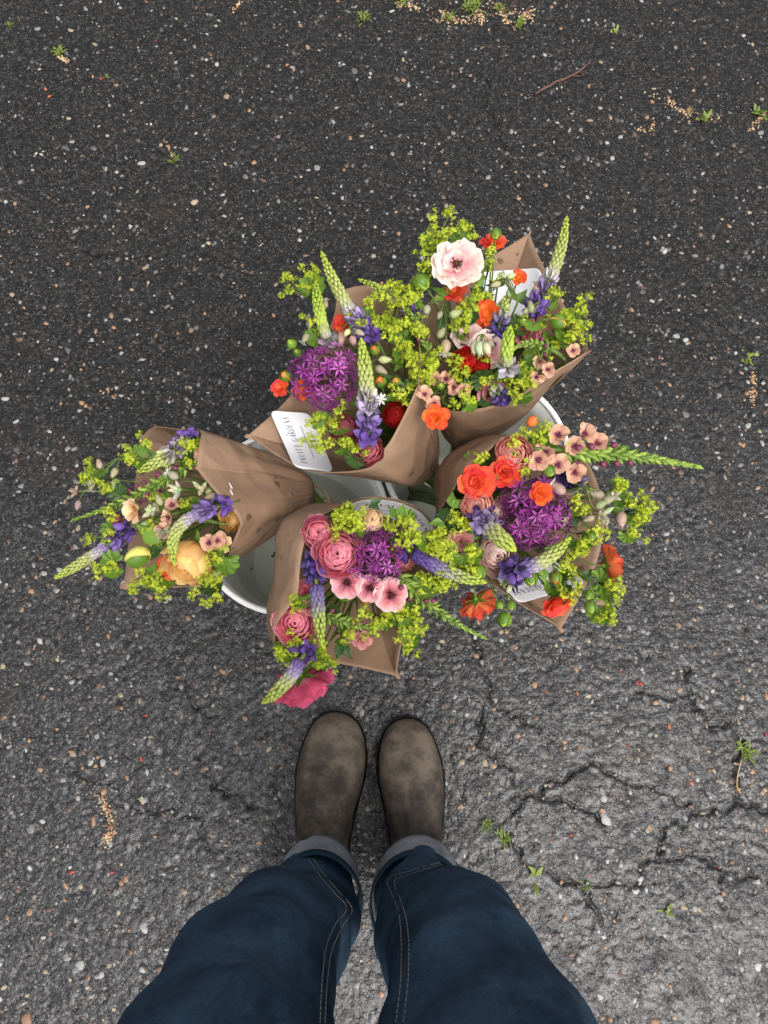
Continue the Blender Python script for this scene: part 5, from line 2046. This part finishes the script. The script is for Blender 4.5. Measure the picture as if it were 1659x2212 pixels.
sprays(k, [Z1(*p) for p in [(250, 295), (225, 375), (510, 260), (590, 165), (470, 250), (365, 450), (395, 600), (245, 755), (370, 725), (315, 925), (380, 905), (840, 170), (880, 190), (800, 200),
       (560, 940), (610, 990), (520, 1030), (690, 1040), (660, 1010), (890, 1060), (1010, 1090), (980, 970), (1010, 1000), (950, 990), (1000, 840), (1040, 870), (830, 530), (720, 290), (870, 290),
       (640, 760), (630, 660), (340, 420), (640, 490)]], "yellow green lady's mantle spray in " + B1, .9)

# ------------------------------------------------ bouquet 2 (centre)
k = 2
lupin(k, (806, 728), (696, 548), "tallest lupin with pale lime tip standing past the paper's back edge", (-6, 14), 1.25, LUP, .42, 0, .02)
lupin(k, (712, 742), (682, 611), "pale lime lupin rising behind the purple allium globe", (-6, 2), 1.15, LUP_G, .05, .005, .02)
lupin(k, (796, 945), (781, 738), "upright lupin with wide violet skirt beside the allium globe", (4, 0), 1.35, LUP, .50, .015, .065)
lupin(k, (903, 690), (776, 604), "thin greyish lupin behind lady's mantle clusters", (6, -8), .9, LUP, .30, -.015, -.01)
allium(k, 704, 817, 71, "purple allium globe beside the curled white card", .012)
mullein(k, (925, 760), (860, 650), "pale green mullein spike between two bouquets", (10, -6), (), .25, 0, 0, 0, .95)
sepal_bud(k, 809, 756, 13, "orange bud beside the upright violet lupin", (.72, .17, .03), .012, None, "single buds", "geum_bud", True)
sepal_bud(k, 821, 824, 15, "plump orange bud at the violet lupin's flank", (.74, .17, .03), .012, None, "single buds", "geum_bud", True)
sepal_bud(k, 855, 824, 12, "small amber bud clasped in green beside the plump orange bud", (.66, .26, .04), .012, None, "single buds", "geum_bud", True)
open_bloom(k, 608, 838, 23, M_CORAL, "coral geum hanging beyond the allium globe", FLATG, .0, .3, name="geum", cat="geum", group="geum blooms")
sepal_bud(k, 617, 812, 14, "orange bud resting on the hanging coral geum", (.72, .22, .05), .01, None, "single buds", "geum_bud", True)
open_bloom(k, 655, 842, 24, M_ORANGE, "orange geum glowing through the allium florets", FLATG, -.02, .6, name="geum", cat="geum", group="geum blooms")
open_bloom(k, 741, 702, 24, M_CORAL, "coral bloom in the gap under the tallest lupin", FLATG, -.015, .6, name="geum", cat="geum", group="geum blooms")
ranunculus(k, 778, 722, 24, M_DRED, "deep red bloom under the tallest lupin", -.02, .7, group="ranunculus blooms")
ranunculus(k, 855, 896, 28, M_DRED, "deep red ranunculus pressed against the paper lip", -.012, .7, group="ranunculus blooms", opened=.4)
ranunculus(k, 742, 926, 30, M_ROSEP, "rose pink ranunculus behind the card and lupin skirt", -.018, .7, group="ranunculus blooms", opened=.6)
ranunculus(k, 793, 972, 31, M_ROSEP, "rose pink ranunculus at the bottom of the paper opening", -.012, .6, group="ranunculus blooms", opened=.7)
open_bloom(k, 822, 862, 13, M_WHITE, "tiny white star flower on the violet lupin", ((8, 1.0, 10),), .02, .8, name="star_flower", cat="flower", calyx=False, wd=.16, notch=0)
campion(k, [(737, 730, 30, 265, 'p'), (762, 735, 26, 285, 'p'), (776, 718, 22, 330, 'p'), (750, 718, 20, 240, 'l')], "drooping pinkish bladder campion bunch above the allium globe", .016, (), (752, 700), "bladder campions")
campion(k, [(830, 777, 27, 0, 'l'), (822, 799, 28, 330, 'g')], "two pale bladder campion calyces beside the orange buds", .014, (), (800, 792), "bladder campions")
campion(k, [(660, 730, 24, 240, 'b'), (703, 657, 20, 90, 'b')], "bladder campion with white petals beyond the allium globe", .006, (0, 1), (690, 715), "bladder campions")
sepal_bud(k, 630, 743, 13, "green bud sticking out past the allium globe", (.30, .38, .05), 0, None, "single buds", "geum_bud", True)
sepal_bud(k, 643, 762, 11, "smaller green bud under its twin past the allium globe", (.30, .38, .05), 0, None, "single buds", "geum_bud", True)
sprays(k, [Z2(*p) for p in [(320, 290), (335, 390), (480, 270), (540, 265), (490, 360), (1090, 370), (1190, 400), (1270, 380), (1280, 450), (1060, 440), (950, 490), (900, 640), (1010, 650), (1080, 600), (1150, 660),
       (1230, 650), (1320, 600), (1130, 760), (1230, 830), (1270, 960), (1350, 920), (1420, 920), (1310, 1050), (1400, 1050), (1180, 1190), (1260, 1150), (720, 1320), (670, 1420), (570, 1500), (500, 1550), (570, 1570),
       (650, 1570), (540, 1380), (760, 1570), (850, 1620), (1180, 480), (880, 590), (1350, 700), (1280, 890), (510, 640), (1440, 980), (830, 600)]], "yellow green lady's mantle spray in " + B2, .9)
for q, (a, b, l, an) in enumerate([(1220, 800, 34, 80), (1210, 950, 36, 200), (1150, 1210, 36, 240), (1060, 1100, 40, 10), (1080, 780, 40, 60), (950, 900, 44, 120)]):
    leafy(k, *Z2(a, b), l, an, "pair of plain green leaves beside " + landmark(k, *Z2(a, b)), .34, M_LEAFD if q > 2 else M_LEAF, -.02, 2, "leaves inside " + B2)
M_SAFE = M_LEAF

# ------------------------------------------------ bouquet 3 (far side)
k = 3
open_bloom(k, 986, 572, 55, M_WPINK, "large white and pink ruffled bloom with dark brown eye", ((7, 1.0, -4), (6, .88, 10), (5, .62, 34)), .02, .66, M_EYED, "ranunculus", "ranunculus", "ranunculus blooms",
           wd=.52, ruffle=.12, notch=.10, eyer=.24)
open_bloom(k, 1065, 528, 30, M_CORAL, "coral geum beside the paper's standing back corner", FLATG, .0, .4, name="geum", cat="geum", group="geum blooms")
sepal_bud(k, 1071, 505, 14, "green geum bud above the coral bloom by the back corner", (.42, .30, .05), .03, None, "single buds", "geum_bud", True, 85)
open_bloom(k, 983, 632, 28, M_CORAL, "coral geum under the large white bloom", FLATG, -.015, .5, name="geum", cat="geum", group="geum blooms")
open_bloom(k, 1055, 676, 30, M_ORANGE, "orange geum in the middle of the white and pink blooms", FLATG, .004, .6, name="geum", cat="geum", group="geum blooms", tilt=(-.4, -.3, .7))
ranunculus(k, 1006, 780, 27, M_RED, "bright red ranunculus in front of the blush bloom", .004, .7, group="ranunculus blooms")
ranunculus(k, 1036, 790, 22, M_RED, "smaller red ranunculus touching its brighter neighbour", .0, .7, group="ranunculus blooms")
open_bloom(k, 1056, 756, 46, M_WPINK, "pale blush bloom behind the red ranunculus", ((6, 1.0, 14), (5, .84, 34), (4, .6, 56)), -.014, .7, name="ranunculus", cat="ranunculus", group="ranunculus blooms", wd=.52, ruffle=.08)
open_bloom(k, 1010, 728, 34, M_BLUSH, "rose blush bloom deep behind campion calyces", ((5, 1.0, 12), (5, .8, 36)), -.02, .7, name="ranunculus", cat="ranunculus", group="ranunculus blooms", wd=.52)
open_bloom(k, 942, 902, 29, M_ORANGE, "double orange geum hanging over the water between two paper wraps", GEUM, .005, .82, name="geum", cat="geum", group="geum blooms")
open_bloom(k, 1140, 722, 34, M_ROSEP, "dusky rose bloom behind the yellow green bud stem", ((5, 1.0, 12), (5, .8, 36)), -.02, .7, name="ranunculus", cat="ranunculus", group="ranunculus blooms", wd=.5)
open_bloom(k, 1060, 848, 34, M_DUSK, "dusky pink bloom low against the paper lip", ((5, 1.0, 12), (5, .8, 36)), -.022, .7, name="ranunculus", cat="ranunculus", group="ranunculus blooms", wd=.5)
lupin(k, (1148, 672), (1224, 472), "lupin leaning past the standing paper corner, lime tip and lilac skirt", (12, 6), 1.25, LUP, .45, .0, .02)
lupin(k, (1097, 800), (1102, 708), "small all lime lupin among lady's mantle", (-4, 0), 1.2, LUP_G, .05, .012, .045)
lupin(k, (1080, 745), (1096, 640), "deep violet lupin half hidden behind the orange geum", (-8, 0), 1.25, LUP_D, .9, -.012, .0)
lupin(k, (1085, 862), (1068, 838), "dark stub of lupin low at the paper lip", (0, 0), 1.0, LUP_D, .9, -.012, -.01)
mullein(k, (1215, 770), (1108, 757), "green mullein spike curling inwards with maroon buds", (-8, -22), ((1166, 780), (1184, 798), (1160, 812), (1238, 756)), .35, .0, .02, .15, 1.0, 19)
mullein(k, (960, 850), (990, 800), "peach mullein blooms clustered at the paper's near edge", (0, 0), ((942, 820), (981, 835), (918, 852), (938, 872), (965, 818), (1000, 842)), .1, -.01, -.005, .2, .7, 20)
campion(k, [(922, 669, 26, 265, 'g'), (983, 678, 30, 20, 'g'), (953, 720, 26, 60, 'b'), (963, 748, 34, 265, 'b'), (950, 680, 20, 250, 'g'), (996, 714, 16, 320, 'p')], "large bladder campion with a white petalled calyx among lady's mantle", .018, (3,), (960, 660), "bladder campions")
campion(k, [(1026, 750, 32, 260, 'l'), (1037, 752, 36, 268, 'l'), (1052, 752, 30, 285, 'l'), (1060, 742, 22, 300, 'l')], "pale drooping campion calyces over the blush bloom", .02, (), (1042, 722), "bladder campions")
campion(k, [(1160, 626, 32, 80, 'p'), (1147, 664, 26, 100, 'g'), (1137, 672, 20, 60, 'g')], "pink bladder campion against the lilac lupin", .02, (0,), (1165, 650), "bladder campions")
campion(k, [(1072, 614, 24, 200, 'g'), (1100, 634, 20, 280, 'g'), (1104, 596, 20, 20, 'l'), (1086, 594, 20, 150, 'b'), (1098, 612, 20, 290, 'l')], "greenish bladder campion in front of the hidden card", .016, (), (1118, 650), "bladder campions")
sepal_bud(k, 910, 610, 21, "large pointed green bud standing clear beside the white bloom", (.26, .36, .05), .015, None, "single buds", "ranunculus_bud", True, 130)
sepal_bud(k, 1206, 696, 20, "yellow and green bud nodding on a long arched stem", (.60, .36, .06), .02, None, "single buds", "ranunculus_bud", True, -25)
sepal_bud(k, 1250, 700, 14, "green bud behind lady's mantle at the paper's corner", (.34, .36, .05), .0, None, "single buds", "geum_bud", True)
sepal_bud(k, 1012, 684, 11, "small yellow green bud beside the central orange geum", (.40, .46, .06), .02, None, "single buds", "geum_bud", True)
sepal_bud(k, 1130, 694, 10, "small green bud beside the deep violet lupin", (.24, .32, .05), .02, None, "single buds", "geum_bud", True)
sepal_bud(k, 952, 833, 10, "small green bud among the peach mullein blooms", (.30, .40, .06), .02, None, "single buds", "geum_bud", True)
sprays(k, [Z3(*p) for p in [(385, 140), (510, 100), (380, 240), (310, 290), (450, 300), (530, 240), (600, 220), (690, 290), (370, 350), (300, 420), (330, 500), (290, 580), (360, 560), (370, 460), (820, 400), (820, 490),
       (120, 680), (200, 730), (140, 790), (1310, 690), (1260, 740), (1410, 880), (1520, 810), (1530, 870), (1500, 970), (1520, 1030), (1440, 1060), (690, 840), (500, 1250), (720, 1210), (620, 1310), (540, 1360),
       (780, 1400), (640, 1450), (640, 1540), (960, 1300), (980, 1390), (1090, 1340), (1130, 1420), (930, 1290), (540, 1580), (1040, 1530), (40, 1000), (110, 950), (250, 1000), (190, 1140), (300, 1230), (220, 1200), (380, 1250),
       (350, 1310), (240, 1330), (300, 1370), (640, 940), (580, 960), (1450, 940)]], "yellow green lady's mantle spray in " + B3, 1.0, .014)
for q, (a, b, l, an) in enumerate([(880, 1390, 38, 60), (720, 670, 32, 80), (1290, 850, 38, 100), (1150, 1010, 44, 80), (740, 1570, 36, 10), (1020, 1500, 34, 330), (560, 1080, 36, 0), (480, 760, 34, 100), (1000, 1050, 40, 290), (690, 1010, 46, 90), (420, 1000, 40, 30)]):
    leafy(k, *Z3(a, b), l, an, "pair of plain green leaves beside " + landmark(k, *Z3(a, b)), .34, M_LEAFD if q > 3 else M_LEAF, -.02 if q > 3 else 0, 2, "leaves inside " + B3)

for (a, b, l, an, lb) in [(1035, 640, 40, 70, "leaf pair crossing the hidden card's lower corner"), (1075, 620, 36, 120, "leaf pair in front of the hidden card"), (1120, 650, 40, 60, "leaf pair behind the deep violet lupin"),
                          (960, 640, 40, 140, "leaf pair under the large white and pink bloom"), (1180, 740, 42, 40, "leaf pair behind the curling mullein spike"), (1000, 700, 40, 200, "leaf pair below the coral geum and campions"),
                          (1060, 720, 40, 300, "leaf pair between orange geum and blush bloom"), (1220, 730, 36, 80, "leaf pair inside the wrap's wide side corner"), (930, 780, 40, 220, "leaf pair over the peach mullein blooms"), (1130, 780, 40, 330, "leaf pair beside the small all lime lupin's foot")]:
    leafy(k, a, b, l, an, lb, .34, random.choice([M_LEAF, M_LEAFD, M_LEAF]), -.012, 3, "leaves inside " + B3)
for (a, b, lb) in [(1120, 600, "small orange geum above the deep violet lupin"), (1175, 725, "dusky small bloom behind the curling mullein"), (1035, 700, "small coral bloom below the central orange geum")]:
    open_bloom(k, a, b, 20, M_DUSK if "dusky" in lb else M_ORANGE, lb, FLATG, -.014, .6, name="geum", cat="geum", group="geum blooms")
sprays(k, [(1040, 640), (1085, 600), (1130, 690), (1175, 700), (1000, 660), (1165, 760), (1200, 745), (1120, 830), (900, 640), (880, 700)], "yellow green lady's mantle spray in " + B3, 1.0, .004)

# ------------------------------------------------ bouquet 4 (coral)
k = 4
allium(k, 1150, 1106, 75, "widest purple allium globe, with an orange geum on it", .0, 150)
ranunculus(k, 1110, 980, 37, M_SALMON, "big salmon ranunculus at the paper's upper lip", .012, .7, group="ranunculus blooms", opened=.45)
open_bloom(k, 1029, 1042, 40, M_CORAL, "large ruffled red orange geum beside the paper lip", GEUM, .008, .75, name="geum", cat="geum", group="geum blooms", wd=.46)
open_bloom(k, 1090, 1019, 36, M_CORAL, "red orange geum between salmon ranunculus and allium globe", GEUM, .008, .6, name="geum", cat="geum", group="geum blooms", wd=.46)
ranunculus(k, 1030, 1094, 33, M_SALMON, "salmon ranunculus under the large red orange geum", .008, .6, group="ranunculus blooms", opened=.35)
ranunculus(k, 1070, 1108, 24, M_BLUSH, "small blush ranunculus wedged against the allium globe", -.02, .6, group="ranunculus blooms")
open_bloom(k, 1168, 1066, 27, M_ORANGE, "orange geum sitting on the widest allium globe", GEUM, .052, .6, name="geum", cat="geum", group="geum blooms")
ranunculus(k, 1074, 1200, 38, M_BLUSH, "pale pink ranunculus under the short blue lupin", -.005, .45, group="ranunculus blooms", opened=.7)
ranunculus(k, 1228, 1112, 30, M_WPINK, "cream white bloom behind the allium globe", -.03, .6, group="ranunculus blooms")
open_bloom(k, 994, 1170, 28, M_DUSK, "dusky pink bloom near the paper's pointed edge", FLATG, -.015, .6, name="geum", cat="geum", group="geum blooms", cmat=M_MAROON)
sepal_bud(k, 1150, 909, 15, "orange ball bud standing above lady's mantle by the bucket rim", (.74, .17, .04), .02, None, "single buds", "ranunculus_bud", False)
lupin(k, (1032, 1118), (1106, 1184), "short stout blue grey lupin seen on its tip beside the allium", (-2, -2), 1.55, LUP, .40, .005, .07)
lupin(k, (1100, 1232), (1228, 1166), "lime lupin crossing below the widest allium globe", (4, 16), 1.3, LUP, .22, .012, .03)
lupin(k, (1108, 1250), (1090, 1262), "violet lupin skirt hanging over the flat card", (0, 0), 1.3, LUP_D, .9, -.004, .0, 4)
lupin(k, (1225, 1035), (1275, 1060), "drooping blue lupin flowers under the peach mullein", (0, 0), 1.3, LUP_D, .9, -.01, -.02, 5)
mullein(k, (1150, 970), (1511, 1009), "longest mullein spike with peach blooms and bright green tip", (0, -8), ((1207, 942), (1262, 938), (1242, 966), (1162, 992), (1207, 1003), (1242, 1020), (1290, 958), (1180, 975)), .28, .01, -.03, .18, 1.75, 27)
mullein(k, (1270, 985), (1358, 966), "shorter olive mullein tip beside the longest spike", (0, -6), (), .3, -.01, -.02, 0, 1.1)
campion(k, [(1207, 1056, 34, 140, 'p'), (1291, 1068, 30, 175, 'p'), (1313, 1080, 28, 20, 'p'), (1298, 1090, 26, 30, 'b')], "pinkish bladder campion with white petals over the allium globe", .03, (0,), (1262, 1052), "bladder campions")
campion(k, [(1342, 1121, 36, 265, 'p'), (1310, 1125, 20, 270, 'p'), (1274, 1120, 22, 200, 'p')], "bladder campion calyx hanging alone beside the lady's mantle tips", .012, (), (1306, 1096), "bladder campions")
starry(k, 1298, 1112, "pale campion bud bunch beyond the allium globe", 11, .017, (.42, .40, .26), .012, "campion bud bunches")
starry(k, 1320, 1072, "pale campion bud bunch beside the mullein stem", 9, .014, (.42, .40, .26), .012, "campion bud bunches")
campion(k, [(1300, 1302, 30, 200, 'p'), (1312, 1310, 26, 20, 'b'), (1330, 1270, 18, 60, 'p')], "bladder campion beyond the paper's outer corner", .0, (0,), (1318, 1285), "bladder campions")
open_bloom(k, 1311, 1221, 42, M_BACK, "coral geum seen from behind beyond the flat card", FLATG, .004, .5, name="geum", cat="geum", group="geum blooms", tilt=(.80, .1, -.10), wd=.40, ruffle=.12, notch=.12)
open_bloom(k, 1029, 1298, 40, M_BACK, "coral geum turned face down with green calyx, between two bouquets", ((5, 1.0, 4), (5, .95, 10), (4, .9, 22)), -.02, .5, name="geum", cat="geum", group="geum blooms", tilt=(.25, -.55, -.6), wd=.36, ruffle=.14, notch=.14)
open_bloom(k, 1197, 1295, 38, M_CORAL, "red orange geum lying on the paper corner by the flat card", GEUM, -.008, .35, name="geum", cat="geum", group="geum blooms", tilt=(.3, -.75, .35))
sepal_bud(k, 1200, 1248, 14, "orange bud lying over the flat card", (.72, .22, .05), .004, None, "single buds", "geum_bud", True, -90)
for (a, b, r, lb) in [(1090, 1338, 16, "green geum bud hanging lowest beneath the face down geum"), (1104, 1308, 10, "small green bud beside the flat card's corner"), (1080, 1307, 9, "small green bud on the hanging geum bud stalk"),
                      (1034, 1236, 16, "green geum bud above the face down coral geum"), (1147, 1250, 15, "green geum bud lying over the flat card"), (1168, 1234, 9, "tiny green bud above the flat card"),
                      (1273, 1285, 11, "green bud beside the paper's outer edge"), (1276, 1312, 13, "plump green bud below another past the paper's outer edge"),
                      (1185, 1017, 15, "green bud among peach mullein blooms"), (1064, 1030, 11, "green bud between two red orange geums"), (1278, 1158, 11, "green bud inside lady's mantle beyond the allium")]:
    sepal_bud(k, a, b, r, lb, (.34, .44, .06), .012, None, "single buds", "geum_bud", True, random.uniform(240, 300))
sprays(k, [Z4(*p) for p in [(640, 180), (600, 230), (740, 160), (740, 230), (570, 250), (700, 200), (220, 690), (270, 720), (130, 770), (90, 860), (170, 880), (310, 870), (70, 1030), (160, 1060), (170, 990), (300, 960), (370, 340),
       (620, 410), (920, 590), (960, 630), (1230, 570), (1310, 580), (1340, 620), (1270, 680), (1310, 670), (1260, 760), (1020, 740), (1080, 760), (890, 890), (930, 860), (960, 820), (850, 950), (900, 1010), (930, 1050),
       (860, 1110), (1130, 1060), (1160, 1100), (1060, 1240), (1110, 1200), (250, 670), (110, 800), (140, 850), (1150, 470), (1190, 480)]], "yellow green lady's mantle spray in " + B4, 1.0, .012)
for q, (a, b, l, an) in enumerate([(650, 270, 34, 300), (210, 610, 36, 60), (160, 700, 38, 220), (740, 880, 40, 10), (720, 960, 36, 250), (290, 770, 36, 20), (960, 1000, 30, 0), (900, 660, 36, 300), (480, 700, 36, 0), (300, 900, 40, 290)]):
    leafy(k, *Z4(a, b), l, an, "pair of plain green leaves beside " + landmark(k, *Z4(a, b)), .34, M_LEAFD if q > 5 else M_LEAF, -.02 if q > 4 else 0, 2, "leaves inside " + B4)

# ------------------------------------------------ bouquet 5 (pink)
k = 5
allium(k, 806, 1200, 60, "smallest purple allium globe, beside the big pink ranunculus", .004, 120)
ranunculus(k, 730, 1196, 45, M_PINK, "big pink ranunculus against the smallest allium globe", .016, .65, group="ranunculus blooms", rings=9, opened=.75)
ranunculus(k, 688, 1150, 33, M_PINK, "pink ranunculus tucked under the paper lip", .004, .6, group="ranunculus blooms", rings=8, opened=.6)
ranunculus(k, 803, 1123, 23, M_CREAM, "cream peach ranunculus button with dark eye under the rim card", .0, .75, group="ranunculus blooms", heart=None, opened=.2)
ranunculus(k, 874, 1210, 20, M_SALMON, "orange salmon bloom peeking out beside the allium globe", -.016, .6, group="ranunculus blooms")
ranunculus(k, 638, 1345, 41, M_PINK, "bright pink double ranunculus at the paper's long edge", .004, .75, group="ranunculus blooms", rings=7, opened=.95)
open_bloom(k, 650, 1464, 60, M_HOT, "hot pink ranunculus hanging lowest towards the boots", ((6, 1.0, 2), (6, .95, 14), (6, .88, 28), (5, .75, 44)), -.02, .5, name="ranunculus", cat="ranunculus", group="ranunculus blooms", tilt=(.2, -.60, -.45), wd=.50, ruffle=.10, notch=.06)
PET = ((5, 1.0, 6),)
for (a, b, r, lb) in [(845, 1284, 33, "veined pink flower with dark star, lowest of three beside the mullein stem"), (749, 1258, 31, "veined pink flower between big ranunculus and lupin"),
                      (798, 1270, 28, "veined pink flower between two of its kind under the allium")]:
    open_bloom(k, a, b, r, M_PETUNIA, lb, PET, .004, .8, name="pink_mullein", cat="mullein flower", group="veined pink flowers", wd=.60, ruffle=.05, notch=.12, cmat=M_MAROON, eye=M_MAROON, eyer=.3)
open_bloom(k, 660, 1280, 26, M_ROSEP, "rose pink bloom behind the lupin's spike", FLATG, -.012, .7, name="pink_mullein", cat="mullein flower", group="veined pink flowers", cmat=M_MAROON)
open_bloom(k, 666, 1312, 17, M_DUSK, "small brownish pink half closed bloom by the double ranunculus", FLATG, .004, .7, name="pink_mullein", cat="mullein flower", group="veined pink flowers", eye=M_EYEP)
open_bloom(k, 781, 1381, 20, M_DUSK, "faded pink bloom lying on the bare paper", FLATG, -.03, .4, name="pink_mullein", cat="mullein flower", group="veined pink flowers", cmat=M_MAROON)
sepal_bud(k, 790, 1292, 18, "ochre yellow bud under the veined pink flowers", (.42, .22, .03), -.012, None, "single buds", "ranunculus_bud", False)
lupin(k, (680, 1210), (695, 1388), "lupin hanging over pink blooms with violet top and lime tip", (-2, -6), 1.25, LUP_D, .36, .004, .03)
lupin(k, (690, 1180), (680, 1236), "deep violet lupin flowers inside the long paper lip", (-2, 0), 1.2, LUP_D, 1.4, -.03, -.02)
lupin(k, (662, 1402), (571, 1516), "lime lupin crossing the hot pink ranunculus, pointing at the boots", (6, 8), 1.3, LUP, .15, .018, .03)
lupin(k, (872, 1180), (1044, 1258), "long slate blue lupin reaching into the coral bouquet", (-6, 10), 1.25, LUP_D, .12, .0, .015)
mullein(k, (850, 1222), (1048, 1378), "curved green mullein stem sweeping out over the asphalt", (-14, 12), (), .15, .0, -.03, .10, 1.3)
mullein(k, (705, 1330), (818, 1358), "short green mullein spike over the bare paper", (0, 4), (), .05, .01, .0, 0, 1.1)
sprays(k, [Z5(*p) for p in [(640, 170), (580, 230), (680, 240), (720, 230), (600, 310), (680, 310), (560, 380), (640, 420), (1030, 260), (960, 300), (1080, 320), (1100, 360), (980, 415), (1050, 415), (1270, 340), (1230, 430),
       (1270, 500), (1330, 500), (1480, 460), (1280, 600), (1190, 660), (1300, 700), (1220, 360), (740, 880), (870, 930), (910, 930), (830, 1000), (1000, 860), (1090, 870), (1120, 930), (1110, 985), (1020, 1010), (1060, 1100),
       (280, 800), (310, 1080), (390, 1070), (300, 1140), (190, 1140), (200, 1190), (480, 1110), (500, 1180), (520, 1230), (400, 1200), (640, 1040), (620, 200), (650, 260)]], "yellow green lady's mantle spray in " + B5, 1.0, .014)
for q, (a, b, l, an) in enumerate([(920, 870, 36, 60), (1030, 920, 36, 290), (650, 800, 40, 120), (990, 240, 36, 100), (410, 340, 34, 220), (225, 1100, 30, 200), (480, 1160, 34, 180), (600, 1090, 40, 280), (800, 150, 34, 0), (460, 600, 36, 250), (520, 840, 40, 300), (880, 600, 36, 0)]):
    leafy(k, *Z5(a, b), l, an, "pair of plain green leaves beside " + landmark(k, *Z5(a, b)), .34, M_LEAFD if q > 6 else M_LEAF, -.02 if q > 6 else 0, 2, "leaves inside " + B5)

# ------------------------------------------------ twine round the stems of the side bouquet, bits in the water
M_TWINE = plain_mat("tan_twine", (.34, .25, .14), .8, .2, 300, .3)
def twine(t, r, label):
    w = WRAPS[1]
    ft = foot_of(w, 1)
    c = w.base.lerp(ft, t)
    d = (ft - w.base).normalized()
    x = d.orthogonal().normalized()
    y = d.cross(x)
    pts = [(x * math.cos(a) + y * math.sin(a)) * r + d * .004 * math.sin(a * 2) for a in [6.2832 * i / 28 for i in range(29)]]
    mb = MB(); mb.add(*tube(pts, .0018, 6))
    o = bpy.data.objects.new("twine", mb.mesh("twine", M_TWINE))
    link(o)
    o.location = c
    tag(o, label, "twine")
twine(.14, .021, "tan twine loop tied round green stems, closest to the stapled paper")
twine(.36, .024, "loose tan twine loop round green stems, farther from the paper")
def leaf_bit(px, py, z, s, label):
    p = W(px, py, z)
    o = bpy.data.objects.new("leaf_scrap", cached("scrap", lambda: fan_leaf(M_LEAFD, 21, 4)))
    link(o)
    o.location = p
    o.scale = (s, s * .5, s)
    o.rotation_euler = (0, 0, random.uniform(0, 6))
    tag(o, label, "leaf scrap")
leaf_bit(590, 1198, .1505, .006, "dark leaf scrap floating on the water by the paper wrap")
leaf_bit(543, 1228, .1505, .0035, "tiny dark scrap floating on the open water")
